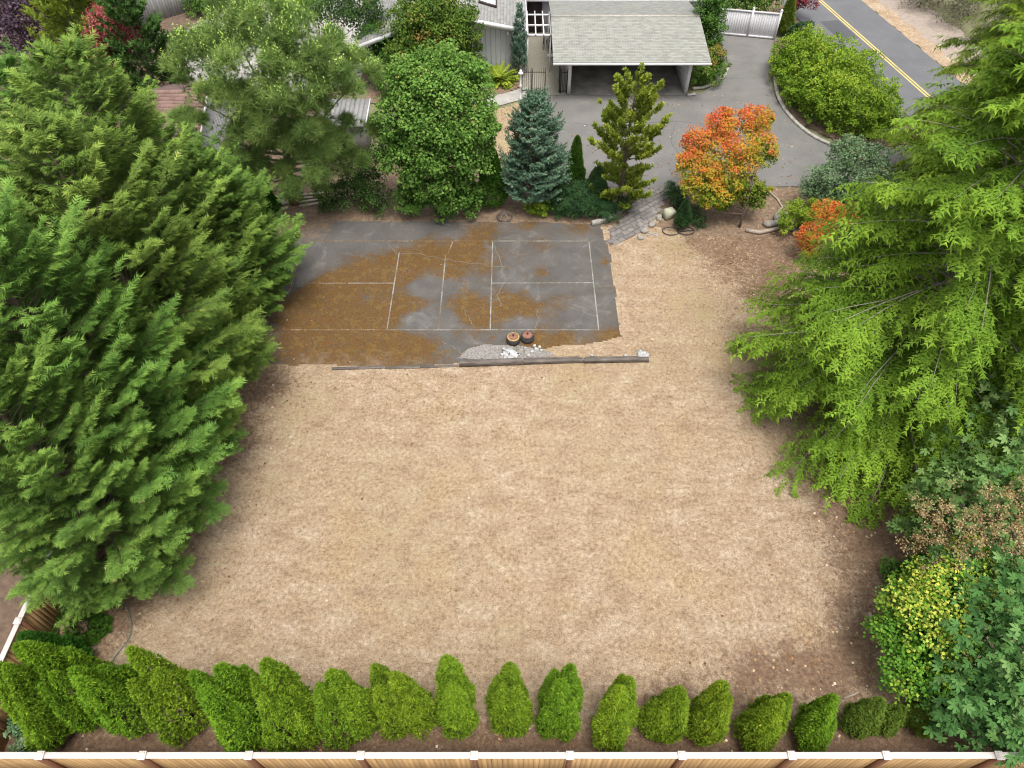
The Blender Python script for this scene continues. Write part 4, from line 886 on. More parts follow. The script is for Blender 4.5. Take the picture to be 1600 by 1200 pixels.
# ------------------------------------------------------------------ things on and round the court
def weight(label, p, rim):
    root = thing('net_post_base', label, 'post base', (p[0], p[1], .013), 'pair of net post bases on the court')
    MB().lathe((0, 0, 0), [(.24, 0), (.285, .04), (.30, .12), (.295, .2), (.26, .27), (.24, .29)], 24).build('tyre', M['rubber'], root, smooth=True)
    MB().lathe((0, 0, .27), [(.262, 0), (.255, .035), (.225, .045), (.21, .03)], 24).build('rim', M[rim], root, smooth=True)
    l_ = MB().lathe((0, 0, .285), [(.222, 0), (.215, .03), (.12, .055), (.07, .06)], 20).build('lid', M['rust'], root, smooth=True)
    MB().lathe((0, 0, .34), [(.03, 0), (.035, .05), (.045, .06), (.04, .09), (.015, .1)], 10).build('socket', M['rubber'], l_)
    return root
weight('round net post base with yellow rim and rusty lid, the left one', (0.055, 20.83, 0), 'yellow'); weight('round net post base with black rim and rusty lid, the right one', (0.661, 20.94, 0), 'rubber')
def timber(label, a, b, w=.2, h=.2, z=0.0, mat='timber', name='timber', cat='timber', group=None, rz2=0.0):
    a, b = np.array(a[:2]), np.array(b[:2]); L = np.linalg.norm(b - a); m = (a + b) / 2
    o = MB().box((0, 0, h / 2), (L, w, h), bev=.015).build(name, M[mat]); o.location = (m[0], m[1], z + .002); o.rotation_euler = (0, 0, math.atan2(b[1] - a[1], b[0] - a[0]))
    return tag(o, label, cat, group)
timber('dark weathered beam at the left end of the edging row', (-2.189, 19.47, 0), (0.428, 19.58, 0), .22, .24)
timber('pale-topped middle beam of the court edging row', (0.455, 19.58, 0), (2.977, 19.69, 0), .18, .18)
timber('dark beam at the right end of the edging row', (3.002, 19.65, 0), (5.718, 19.72, 0), .17, .20)
timber('thin split board lying behind the middle beam', (0.484, 19.79, 0), (2.828, 19.87, 0), .07, .10)
timber('thin board lying behind the right beam', (3.097, 19.87, 0), (5.39, 19.9, 0), .07, .08)
timber('grey flat plank left in the lawn edge, leftmost of three', (-7.467, 19.26, 0), (-5.327, 19.36, 0), .14, .06)
timber('grey flat plank in the lawn edge, middle of three', (-5.297, 19.33, 0), (-3.862, 19.36, 0), .14, .05)
timber('grey flat plank in the lawn edge nearest the dark beam', (-3.836, 19.36, 0), (-2.241, 19.44, 0), .11, .05)
def crumple(name, label, p, d, mat, cat, seed):
    r = np.random.default_rng(seed); n = 14; V = []; F = []
    for i in range(n):
        for k in range(n):
            x, y = i / (n - 1) * 2 - 1, k / (n - 1) * 2 - 1; e = max(0, 1 - (x * x + y * y))
            V.append((x * d[0] / 2 * (1 + .35 * math.sin(2.3 * math.atan2(y, x) + seed)) + r.normal(0, .025), y * d[1] / 2 + r.normal(0, .025), .01 + d[2] * e * (.15 + .85 * abs(math.sin(x * 6 + 2 * y + seed) * math.cos(y * 5.3 - x + seed))) + r.uniform(0, .10) * e))
    for i in range(n - 1):
        for k in range(n - 1): F.append((i * n + k, (i + 1) * n + k, (i + 1) * n + k + 1, i * n + k + 1))
    keep = [f for f in F if sum((V[q][0] / d[0] * 2) ** 2 + (V[q][1] / d[1] * 2) ** 2 < 1.15 for q in f) >= 3]
    o = MB().add(V, keep).build(name, M[mat]); o.location = (p[0], p[1], .021); return tag(o, label, cat)
crumple('plastic_sheet', 'crumpled white plastic sheet left of the rubble on the gravel', (-0.0812, 20.12, 0), (.75, .55, .22), 'plastic', 'plastic sheet', 3)
crumple('plastic_sheet', 'grey crumpled tarpaulin heap below the net post bases', (0.326, 20.31, 0), (.6, .5, .2), 'stone', 'tarpaulin', 5)
crumple('plastic_sheet', 'torn white plastic at the right end of the beams', (5.511, 20.01, 0), (.5, .6, .18), 'plastic', 'plastic sheet', 8)
chips = ((831, 550), (838, 546), (843, 543), (835, 541), (826, 556), (846, 548), (820, 544), (925, 557), (977, 556), (787, 546))
clab = ['white rubble chip right of the tarpaulin heap', 'largest white rubble chip in the scatter', 'rubble chip at the upper right of the scatter', 'rubble chip nearest the right net post base', 'rubble chip lying against the middle beam', 'outermost rubble chip on the right of the scatter', 'rubble chip just above the tarpaulin heap', 'white rubble chip on the left part of the right beam', 'white rubble chip near the right beam end', 'lone rubble chip left of the net post bases']
for (u, v, w), lb_ in zip([((0.841, 20.23, 0)), ((1.035, 20.38, 0)), ((1.174, 20.49, 0)), ((0.957, 20.57, 0)), ((0.702, 20.01, 0)), ((1.251, 20.31, 0)), ((0.545, 20.45, 0)), ((3.377, 20.01, 0)), ((4.782, 20.01, 0)), ((-0.354, 20.38, 0))], clab):
    rock('rubble_chip', lb_, (u, v, .02), (.22 if 'largest' in lb_ else .15, .13, .09), mat='plastic', cat='rubble', group='white rubble chips on the gravel', rz=rng.uniform(0, 3))
bk_ = thing('wire_basket', 'round wire plant basket filled with dry soil at the court edge', 'basket', (-0.39, 29.46, 0))
MB().lathe((0, 0, 0), [(.38, 0), (.36, .10), (.2, .13), (.02, .13)], 16).build('soil_fill', M['soil'], bk_)
for a in (0, PI / 3, 2 * PI / 3):
    MB().tube([(.42 * math.cos(a) * math.cos(t), .42 * math.sin(a) * math.cos(t), .38 * math.sin(t)) for t in np.linspace(0, PI, 11)], .012, 5).build('hoop', M['wire'], bk_)
MB().tube([(.42 * math.cos(t), .42 * math.sin(t), .03) for t in np.linspace(0, 2 * PI, 21)], .014, 5, cap=False).build('ring', M['wire'], bk_)
hc = []
for t in np.linspace(0, 4 * PI, 50): hc.append((.42 * math.cos(t) + (.75 if t > 2 * PI else 0), .32 * math.sin(t), .03 + .004 * t))
o = MB().tube(hc, .022, 6).build('hose_coil', M['hoseblack']); o.location = (*(7.911, 28.37, 0)[:2], 0); tag(o, 'black garden hose lying in two loops by the dwarf conifer', 'hose')
hp = np.array([(-12.51, 9.216, 0), (-12.29, 8.897, 0), (-12.08, 8.584, 0), (-11.97, 8.256, 0), (-11.99, 7.975, 0), (-12.1, 7.717, 0), (-12.21, 7.483, 0), (-12.28, 7.233, 0)]); hp[:, 2] = .03
tt_ = np.linspace(0, 7, 40); hq = np.stack([np.interp(tt_, np.arange(8), hp[:, k]) for k in range(3)], 1); hq[1:-1, :2] = (hq[:-2, :2] + hq[1:-1, :2] * 2 + hq[2:, :2]) / 4
c0 = hq.mean(0) * (1, 1, 0); o = MB().tube(hq - c0, .02, 6).build('garden_hose', M['hose']); o.location = c0; tag(o, 'pale green garden hose trailing across the lawn corner', 'hose')
pf = thing('wire_picket', 'small folded white picket piece lying at the lawn corner of the walk', 'picket', (6.954, 28.12, 0))
for a, b in (((-.22, -.12), (-.22, .14)), ((-.22, .14), (.0, .0)), ((.0, .0), (-.22, -.12)), ((.0, .0), (.2, .15)), ((.2, .15), (.24, -.1)), ((.24, -.1), (0, 0))): MB().bar((*a, .03), (*b, .03), .035, .03).build('slat', M['plastic'], pf)
for k, (a, b) in enumerate((((-13.06, 31.38, 0), (-11.87, 31.15, 0)), ((-12.92, 31.04, 0), (-11.8, 30.82, 0)), ((-12.26, 30.48, 0), (-11.64, 30.71, 0)), ((-12.1, 30.05, 0), (-11.53, 30.32, 0)), ((-11.24, 31.04, 0), (-9.808, 31.26, 0)), ((-11.14, 30.71, 0), (-10.03, 30.98, 0)), ((-10.98, 30.38, 0), (-10.04, 30.65, 0)), ((-11.36, 31.32, 0), (-9.722, 31.55, 0)))):
    timber(['highest thin plank of the lumber left of the pine trunk', 'second thin plank of the lumber left of the pine trunk', 'short pale plank near the foot of the pine trunk', 'lowest short plank left of the pine trunk', 'second highest plank right of the pine trunk', 'third plank right of the pine trunk', 'lowest plank right of the pine trunk', 'highest and longest plank right of the pine trunk'][k], a, b, .16, .10, mat='log', name='plank', cat='plank', group='lumber under the pine')

# ------------------------------------------------------------------ big conifers on the left
def ley_prof(R): return lambda t: R * (1.0 + .16 * math.sin(t * 37.0)) * min(1.0, .62 + 2.6 * t) * (1 - t) ** .62
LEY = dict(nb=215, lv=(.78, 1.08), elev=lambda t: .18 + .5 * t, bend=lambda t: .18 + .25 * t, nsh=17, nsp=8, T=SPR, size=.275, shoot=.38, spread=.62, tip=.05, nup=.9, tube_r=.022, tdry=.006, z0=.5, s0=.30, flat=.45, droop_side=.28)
ley = [((-12.6, 10.6), 10.5, 3.1, 'leyland conifer nearest the bottom-left fence corner'),
       ((-12.9, 13.4), 12.0, 4.0, 'tall feathery conifer, second from the bottom-left fence corner'),
       ((-12.6, 17.2), 12.0, 4.0, 'tall feathery conifer in the middle of the left row'),
       ((-13.3, 20.8), 12.4, 3.8, 'tall feathery conifer reaching the court, fourth in the left row'),
       ((-11.9, 23.4), 7.6, 3.0, 'shorter feathery conifer at the court end of the left row'),
       ((-17.0, 15.5), 12.5, 3.8, 'tall conifer behind the left row at the frame edge'),
       ((-16.6, 22.5), 11.0, 3.2, 'conifer behind the left row below the purple tree'),
       ((-13.6, 24.0), 8.4, 2.9, 'mid-height feathery conifer beside the brown garage roof')]
proto = []
for k, ((x, y), h, R, lab) in sorted(enumerate(ley), key=lambda q: q[0] not in (1, 2)):
    lab = lab.replace('leyland', 'feathery green')
    if k in (1, 2):
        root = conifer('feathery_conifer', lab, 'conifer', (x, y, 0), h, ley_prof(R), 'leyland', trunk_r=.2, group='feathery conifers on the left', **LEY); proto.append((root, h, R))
    else:
        src, h0, R0 = proto[k % 2]
        root = thing('feathery_conifer', lab, 'conifer', (x, y, 0), 'feathery conifers on the left', rz=1.3 * k)
        root.scale = (R / R0, R / R0, h / h0)
        for ch in src.children:
            c = ch.copy(); col.objects.link(c); c.parent = root
# ------------------------------------------------------------------ cedars on the right
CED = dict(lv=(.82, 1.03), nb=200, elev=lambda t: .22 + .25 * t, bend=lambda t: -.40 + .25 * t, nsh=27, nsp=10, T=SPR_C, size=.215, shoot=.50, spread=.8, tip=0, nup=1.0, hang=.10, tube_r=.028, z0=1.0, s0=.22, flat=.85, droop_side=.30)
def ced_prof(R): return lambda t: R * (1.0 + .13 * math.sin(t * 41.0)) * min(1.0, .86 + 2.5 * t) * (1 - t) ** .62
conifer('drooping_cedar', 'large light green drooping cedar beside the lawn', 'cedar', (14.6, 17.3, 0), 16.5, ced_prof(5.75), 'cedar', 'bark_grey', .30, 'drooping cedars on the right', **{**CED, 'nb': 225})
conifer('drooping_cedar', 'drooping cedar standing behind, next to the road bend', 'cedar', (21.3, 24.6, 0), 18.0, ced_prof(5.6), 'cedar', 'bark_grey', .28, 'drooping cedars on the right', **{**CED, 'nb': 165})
third = thing('drooping_cedar', 'drooping cedar farthest up in the top right corner, beside the road', 'cedar', (23.2, 30.7, 0), 'drooping cedars on the right', rz=2.1)
third.scale = (.78, .78, 1.08)
for ch in [o for o in bpy.data.objects if o.parent and o.parent.get('label', '').startswith('large light green drooping')]:
    c = ch.copy(); col.objects.link(c); c.parent = third

# ------------------------------------------------------------------ arborvitae hedge along the near fence
ARB = [  # foot (x,y), tips [(x,y,z), ...], radius of each
 ((-13.67, 5.391, 0), [((-11.56, 5.4, 5.574), .55), ((-12.09, 5.2, 4.606), .5)], 'leftmost arborvitae cut by the left edge of the frame'),
 ((-12.78, 5.563, 0), [((-11.38, 5.9, 5.559), .62), ((-11.17, 5.6, 4.412), .45), ((-11.48, 5.4, 4.187), .45)], 'broad arborvitae second from the left edge, overlapping its neighbour'),
 ((-11.24, 5.323, 0), [((-10.73, 5.7, 4.384), .55), ((-10.5, 6, 3.653), .45), ((-10.37, 5.4, 4.574), .5)], 'third arborvitae from the left with a wide blunt top'),
 ((-9.472, 5.255, 0), [((-9.166, 6, 5.025), .45), ((-8.793, 5.8, 4.075), .45), ((-8.919, 5.6, 3.83), .5), ((-9.224, 5.4, 4.382), .45)], 'fourth arborvitae from the left with one tall spike'),
 ((-8.058, 5.121, 0), [((-7.209, 5.9, 4.148), .45), ((-8.003, 5.8, 3.882), .45), ((-7.398, 5.3, 4.222), .55)], 'fifth arborvitae from the left with a rear spike'),
 ((-6.366, 5.087, 0), [((-5.94, 5.8, 4.769), .55), ((-6.41, 5.6, 4.027), .4), ((-6.114, 5.2, 3.853), .5), ((-5.726, 5.3, 3.609), .4)], 'sixth arborvitae from the left, tall with two lower front lobes'),
 ((-4.761, 5.121, 0), [((-4.433, 5.7, 4.289), .48), ((-4.72, 5.4, 4.088), .55), ((-4.047, 5.6, 3.268), .4)], 'seventh arborvitae from the left, squat with a small hooked tip'),
 ((-3.17, 5.323, 0), [((-3.503, 6, 3.749), .42), ((-2.887, 5.7, 4.002), .5), ((-3.405, 5.5, 3.551), .4), ((-2.582, 5.6, 3.527), .45)], 'eighth arborvitae from the left with four bundled tips'),
 ((-1.51, 5.289, 0), [((-1.626, 6, 4.36), .55), ((-1.476, 5.4, 3.988), .50)], 'arborvitae with a single sharp tall tip left of centre'),
 ((-0.0368, 5.255, 0), [((-0.04845, 6, 3.845), .5), ((-0.2558, 5.5, 3.654), .42), ((0.09659, 5.5, 3.5), .40), ((-0.3582, 5.8, 3.486), .35)], 'central arborvitae with a notched three-lobed front'),
 ((1.431, 5.188, 0), [((1.467, 5.9, 4.054), .46), ((1.189, 5.5, 4.154), .48), ((1.07, 5.9, 3.668), .36)], 'arborvitae just right of centre with paired tips'),
 ((2.957, 5.02, 0), [((2.957, 5.7, 3.706), .52), ((2.643, 5.4, 3.937), .50)], 'smooth egg-shaped arborvitae leaning right'),
 ((4.578, 5.121, 0), [((4.294, 5.6, 3.163), .55), ((4.383, 5.4, 3.046), .42)], 'rounded arborvitae sixth from the right end'),
 ((5.927, 5.087, 0), [((5.34, 5.7, 3.403), .42), ((5.412, 5.4, 3.262), .46)], 'narrow arborvitae fifth from the right end'),
 ((7.411, 5.02, 0), [((7.193, 5.6, 2.678), .45), ((6.739, 5.3, 3.072), .5)], 'small arborvitae fourth from the right end'),
 ((8.689, 5.02, 0), [((8.47, 5.6, 2.568), .42), ((8.262, 5.3, 2.623), .42)], 'small arborvitae third from the right end'),
 ((10.1, 5.087, 0), [((9.815, 5.6, 2.231), .42), ((10.92, 5.7, 1.161), .36)], 'sparse arborvitae second from the right end'),
 ((11.83, 5.121, 0), [((11.7, 5.7, 1.404), .46)], 'last sparse arborvitae half under the maple leaves')]
for k, (ft, tips, lab) in enumerate(ARB):
    base = (ft[0], ft[1] + .42, 0.0)
    sp = []
    for (tp, R) in tips:
        dx = (tp[0] - base[0]) * .85
        sp.append(((base[0] + max(-.62, min(.62, dx)), base[1] + (tp[1] - 5.6) * 1.0), tp, R * (1.14 if k < 8 else 1.03)))
    for (f0, t0, R0) in list(sp):
        for _ in range(2):
            a_ = rng.uniform(0, 2 * PI); o_ = R0 * rng.uniform(.45, .75); fx, fy = f0[0] + o_ * math.cos(a_), f0[1] + o_ * math.sin(a_); hh = rng.uniform(.5, .8)
            sp.append(((fx, fy), (t0[0] * .75 + f0[0] * .25 + o_ * math.cos(a_), t0[1] * .75 + f0[1] * .25 + o_ * math.sin(a_), t0[2] * hh), R0 * rng.uniform(.55, .75)))
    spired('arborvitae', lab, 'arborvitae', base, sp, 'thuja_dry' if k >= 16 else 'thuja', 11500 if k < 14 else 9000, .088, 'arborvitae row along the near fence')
spired('arborvitae', 'rounded dark arborvitae tucked under the lowest left conifer', 'arborvitae', (*(-13.71, 8.176, 0)[:2], 0), [((-13.71, 8.176, 0)[:2], (-15.03, 9.6, -0.5482), .9), (((-13.28, 8.216, 0)[0], (-13.28, 8.216, 0)[1]), (-14.13, 9.4, -0.8629), .7)], 'thuja_dark', 8000, .12)
spired('arborvitae', 'dark arborvitae behind the leftmost pair at the side fence', 'arborvitae', (*(-13.59, 7.233, 0)[:2], 0), [((-13.49, 7.233, 0)[:2], (-13.2, 7, 3.07), .55), ((-13.23, 7.328, 0)[:2], (-13.21, 7.3, 1.962), .5)], 'thuja_dark', 8000, .11)

# ------------------------------------------------------------------ lower right corner: big-leaf maples, photinia, dry flower heads
def bigleaf(label, base, lobes, n, parts, size):
    root = thing('bigleaf_maple', label, 'maple', base, 'big-leaf maples in the lower right corner')
    lb = local(lobes, base); top = max(l[2] for l in lb)
    trunk(root, top, .11, M['bark_grey']); limbs(lb, .08, top, M['bark_grey'], root)
    p, nr, od, ct = lobe_points(lb, n, .42, 14, 1.4, cull=.8, shell=.35, low=-.2)
    d = unit(od * .6 + rng.normal(0, .5, p.shape) - UP * .25); t = .45 + ct + rng.normal(0, .12, len(p)); s = size * rng.uniform(.6, 1.25, len(p))
    order = np.argsort(-(p[:, 2] - .45 * p[:, 1]) + rng.normal(0, .3, len(p)))
    big, rest = order[:parts], order[parts:]
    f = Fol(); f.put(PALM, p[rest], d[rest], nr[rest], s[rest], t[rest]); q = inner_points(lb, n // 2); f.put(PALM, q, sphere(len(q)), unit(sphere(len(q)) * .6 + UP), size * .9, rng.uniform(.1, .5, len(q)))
    o = f.build('crown', M['bigleaf'], root)
    lm = [mesh_of('leaf', PALM[0], PALM[1], np.full(len(PALM[0]), v)) for v in (.3, .45, .6, .75, .9)]
    for k in lm: k.materials.append(M['bigleaf'])
    x, y, z = frames(d[big], nr[big])
    for j, i in enumerate(big):
        o = link('leaf', lm[int(np.clip((t[i] - .2) * 7, 0, 4))], None, root)
        mat3 = np.stack([x[j], y[j], z[j]], 1)
        from mathutils import Matrix
        o.matrix_local = Matrix.Translation(p[i].tolist()) @ Matrix([list(r) for r in mat3]).to_4x4() @ Matrix.Scale(float(s[i]), 4)
    return root
bigleaf('broad-leaved maple filling the bottom right corner behind the photinia', (13.9, 6.6, 0), [(*(12.75, 8.751, 2.8), .8), (*(13.42, 8.183, 3), 1.1), (*(14.12, 7.71, 2.8), 1.3), (*(12.59, 7.259, 2.8), .9), (*(13.13, 6.48, 2.8), 1.2), (*(12.56, 5.837, 2.2), 1.1), (*(13.61, 5.512, 2.2), 1.2), (*(12.19, 5.456, 1.2), .8), (*(13.37, 5.129, 1.2), .9), (*(12.62, 6.53, 1.6), .7)], 2300, 180, .235)
bigleaf('dark broad-leaved maple under the large cedar on the right edge', (15.6, 12.2, 0), [(*(15.81, 14.39, 4.2), 1.2), (*(15.93, 12.86, 4.2), 1.3), (*(14.96, 12.9, 3.8), 1.1), (*(13.96, 11.96, 3.4), 1.1), (*(14.98, 11.37, 3.6), 1.2), (*(13.32, 11.18, 2.4), 1.0), (*(14.14, 10.73, 2.8), 1.1), (*(15.45, 10.4, 3), 1.2), (*(13.8, 10.16, 1.8), .9), (*(13.18, 10.93, 1.6), .7)], 2300, 160, .22)
def ph_t(p, t): return t + .55 * np.clip((p[:, 2] - 1.9) / .8, 0, 1) * (rng.random(len(p)) < .6) - .10
leafy('photinia_shrub', 'round glossy shrub with yellow new leaves in the lower right', 'shrub', (12.2, 7.6, 0), [(*(11.72, 8.237, 2.2), .9), (*(11.41, 7.432, 1.6), .85), (*(11.82, 7.286, 2), 1.1), (*(12.3, 8.408, 2.7), .9), (*(11.52, 6.627, 1.3), .9), (*(12.36, 6.424, 1.1), .8), (*(12.99, 9, 2.9), .8), (*(13.35, 9.454, 3), .55)], 'photinia', 16000, .10, LEAF_W, tintf=ph_t, trunk_r=.06)
leafy('photinia_shrub', 'yellow-tipped shrub poking out of the maple at the right edge', 'shrub', (14.6, 7.9, 0), [(*(13.47, 7.761, 2.9), .55), (*(14.1, 7.904, 3), .5), (*(13.33, 8.364, 2.8), .5)], 'photinia', 2600, .11, LEAF_W, tintf=lambda p, t: t + .4, trunk_r=.05)
leafy('ground_shrub', 'low dark shrub between lawn litter and the photinia', 'shrub', (13.08, 9.584, 0), [(*(12.74, 9.648, 0.35), .5), (*(13.39, 10.07, 0.4), .55), (*(12.65, 10.23, 0.3), .4), (*(13.66, 9.799, 0.5), .5)], 'shrub', 2600, .11, trunk_r=0)
def bigflower():
    base = (15.3, 9.3, 0); root = thing('dry_flower_shrub', 'shrub carrying sprays of dry tan flower heads on red stems', 'shrub', base)
    f = Fol(); st = MB()
    for u, v, z in [(11.57, 10.08, 4.5), (12.19, 10.07, 4.7), (12.05, 9.686, 4.3), (12.93, 9.809, 4.8), (13.4, 10.04, 5.1), (13.75, 9.638, 5.1), (12.69, 9.487, 4.3), (13.17, 9.185, 4.5), (13.78, 8.992, 4.5), (12.27, 9.3, 3.9), (13.55, 9.413, 4.8), (12.92, 9.054, 4), (11.68, 9.557, 3.4), (14.12, 10.12, 5.3), (12.02, 9.107, 3.5)]:
        c = np.array([u, v, z]) - base; st.tube([(0, 0, .1), c * .5 + (0, 0, .3), c], [.03, .02, .008], 5, cap=False)
        for _ in range(7):
            e = c + rng.normal(0, .22, 3); st.tube([c * .93, e], [.008, .004], 4, cap=False)
            q = e + rng.normal(0, .08, (34, 3)); f.put(LEAF_W, q, sphere(34), unit(sphere(34) + UP), .06, rng.uniform(.1, 1, 34))
    st.build('stems', M['bark_red'], root); f.build('flower_heads', M['dryflower'], root)
    g = Fol(); q = inner_points([(0, 0, 1.0, 1.2), (-.8, .6, 1.2, .9), (.7, .5, 1.4, 1.1)], 1800, .2, 1); g.put(LEAF, q, sphere(len(q)), unit(sphere(len(q)) + UP), .16, rng.uniform(.1, .6, len(q))); g.build('leaves', M['shrub'], root)
bigflower()

# ------------------------------------------------------------------ the planting behind the court
def pine():
    base = (-11.3, 30.8, 0); root = thing('pine_tree', 'big spreading pine with long needles behind the court', 'pine', base)
    lob = [(*(-9.899, 30.29, 9), 1.25), (*(-11.86, 30.86, 8.3), 1.35), (*(-13.37, 30.24, 7.2), 1.3), (*(-8.584, 29.82, 8.5), 1.3), (*(-7.355, 29.7, 7.8), 1.25), (*(-10.61, 28.72, 8), 1.5), (*(-9.461, 29.05, 7), 1.5), (*(-6.962, 30.12, 6.8), 1.05), (*(-13.69, 29.28, 6.3), 1.1), (*(-12.01, 28.74, 6), 1.35), (*(-13.04, 28.78, 5), 1.0), (*(-10.42, 28.65, 5.6), 1.1), (*(-7.888, 29.74, 6.5), 1.0), (*(-8.909, 29.37, 4), 1.05), (*(-10.22, 29.04, 4.2), .95), (*(-8.129, 29.48, 3.5), .9), (*(-9.322, 28.82, 3), .9), (*(-11.36, 29.1, 3.5), .9), (*(-12.24, 28.88, 4.2), .95), (*(-10.78, 28.77, 2.4), .9), (*(-10, 28.84, 2), .8), (*(-8.987, 29.1, 3.4), 1.1), (*(-7.829, 29.66, 2.8), .9), (*(-11.42, 28.96, 4.8), 1.2), (*(-9.407, 29, 5.4), 1.2), (*(-8.22, 29.98, 5), 1.0), (*(-12.12, 28.96, 2.8), .8), (*(-7.214, 30.46, 4.4), .8), (*(-14.44, 29.15, 5), .7)]
    lb = local(lob, base)
    trunk(root, 8.6, .24, M['bark_red'], (.9, .2)); limbs(lb, .16, 8.6, M['bark_grey'], root, lean=(.9, .2))
    f = Fol(); p, nr, od, ct = lobe_points([(l[0], l[1], l[2], l[3] * 1.02) for l in lb], 18500, .46, 110, .5, cull=.55, shell=.35, low=-.15)
    d = unit(od * .7 + UP * .75 + rng.normal(0, .35, p.shape)); t = .42 + ct * 1.1 + rng.normal(0, .1, len(p)); t[rng.random(len(t)) < .02] = 1
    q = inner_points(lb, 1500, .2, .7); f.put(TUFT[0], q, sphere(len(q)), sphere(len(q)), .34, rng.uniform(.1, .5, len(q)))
    w = rng.integers(0, 4, len(p))
    for i in range(4): f.put(TUFT[i], p[w == i], d[w == i], sphere((w == i).sum()), .36 * rng.uniform(.75, 1.25, (w == i).sum()), t[w == i])
    f.build('crown', M['pine'], root)
    g = Fol(); top = (nr[:, 2] > .5) & (rng.random(len(p)) < .22) & (p[:, 2] > 7.2); q = p[top]
    cd_ = T_brush(6, .06, .17, 5); g.put(cd_, q + UP * .05, unit(UP + rng.normal(0, .08, q.shape)), sphere(len(q)), .55, rng.uniform(0, 1, len(q))); g.build('candles', M['candle'], root)
pine()
leafy('round_maple', 'dense green rounded maple behind the court', 'maple', (-3.6, 30.3, 0), [(*(-3.119, 30.65, 7), 1.2), (*(-4.588, 30.6, 6.5), 1.15), (*(-1.956, 30.53, 6.3), 1.15), (*(-3.309, 29.93, 5.8), 1.7), (*(-4.932, 29.98, 5), 1.3), (*(-1.703, 29.98, 5), 1.2), (*(-3.272, 29.69, 4.2), 1.8), (*(-4.87, 29.68, 3.2), 1.25), (*(-2.081, 29.95, 3.2), 1.2), (*(-3.402, 29.57, 2.4), 1.4), (*(-4.57, 29.63, 1.6), .9), (*(-2.582, 29.69, 1.7), .9), (*(-5.416, 29.92, 3.9), 1.0), (*(-1.256, 29.97, 4.2), .75), (*(-5.159, 29.91, 0.8), .8), (*(-3.536, 29.75, 0.8), .9), (*(-2.096, 29.91, 0.8), .8)], 'maple', 46000, .125, LEAF_W, trunk_r=.16, flat=1.3, sub=.30, per=55, tintf=lambda p, t: t + .035 * (p[:, 2] - 4))
conifer('blue_spruce', 'blue-green spruce with dense clumped branches', 'spruce', (1.1, 30.6, 0), 5.9, lambda t: 1.85 * min(1, .72 + 2 * t) * (1 - t) ** .6, 'spruce', trunk_r=.12, nb=165, elev=lambda t: .15 + .5 * t, bend=lambda t: .25, nsh=12, nsp=5, T=BRUSH, size=.26, shoot=.27, spread=.9, tip=.25, nup=.6, tube_r=.02, z0=.3)
conifer('golden_conifer', 'upright golden-green conifer with upswept branches', 'conifer', (5.5, 30.3, 0), 6.7, lambda t: (1.45 if t < .4 else 2.25) * min(1, .8 + 2 * t) * (1 - t) ** .5, 'hinoki', trunk_r=.12, nb=64, elev=lambda t: .12 + .6 * t, bend=lambda t: .2 + .35 * t, nsh=13, nsp=6, T=[T_fan(4, 1.6, .17, seed=k) for k in range(3)], size=.19, shoot=.28, spread=.7, tip=.30, nup=.6, tube_r=.022, z0=.25)
spired('columnar_arborvitae', 'narrow bright arborvitae between spruce and golden conifer', 'arborvitae', (3.25, 31.8, 0), [((3.25, 31.8), (3.25, 31.8, 3.2), .55)], 'thuja_dark', 5000, .10)
spired('columnar_arborvitae', 'narrow dark arborvitae at the right foot of the round maple', 'arborvitae', (-1.0, 30.6, 0), [((-1.0, 30.6), (-1.05, 30.8, 3.3), .85)], 'thuja_dark', 7000, .10)
spired('dwarf_conifer', 'small dark cone-shaped conifer at the right foot of the spruce', 'conifer', (2.3, 30.2, 0), [((2.3, 30.2), (2.3, 30.4, 2.0), .75)], 'yew', 4500, .10)
spired('dwarf_conifer', 'small dark cone-shaped conifer at the left foot of the golden conifer', 'conifer', (4.2, 30.3, 0), [((4.2, 30.3), (4.3, 30.6, 2.2), .85)], 'yew', 5000, .10)
leafy('yew_shrub', 'dark low yew with upright stems at the court corner', 'shrub', (3.3, 29.6, 0), [(2.6, 29.6, .5, .55), (3.3, 29.5, .6, .65), (4.0, 29.5, .6, .6), (3.3, 30.1, .9, .7), (4.5, 29.7, .5, .5)], 'yew', 9000, .10, LEAF_N, trunk_r=0, flat=.1, dirmix=.3, sub=.3)
leafy('lime_shrub', 'small bright yellow-green shrub in front of the spruce', 'shrub', (1.381, 30.05, 0), [(*(1.041, 29.93, 0.4), .45), (*(1.625, 30.01, 0.5), .5), (*(1.362, 29.68, 0.35), .45), (*(1.891, 30.3, 0.6), .35)], 'lime', 2600, .09, trunk_r=0)
leafy('yew_shrub', 'low dark shrub under the right foot of the golden conifer', 'shrub', (5.231, 29.73, 0), [(*(5.006, 29.46, 0.35), .55), (*(5.596, 29.93, 0.4), .5), (*(4.676, 29.32, 0.3), .4)], 'yew', 2600, .09, LEAF_N, trunk_r=0)
leafy('hedge_bush', 'dark bush under the pine with brown twigs beside the maple', 'bush', (-7.621, 30.48, 0), [(*(-7.793, 30.42, 0.9), 1.0), (*(-6.815, 30.03, 0.6), .8), (*(-8.764, 30.16, 0.7), .8), (*(-7.118, 31.06, 1.6), .9), (*(-8.049, 30.9, 1.7), .8), (*(-9.471, 30.15, 0.4), .6), (*(-6.641, 31.84, 2.2), .8)], 'darkconifer', 8000, .11, trunk_r=.08, tintf=None)
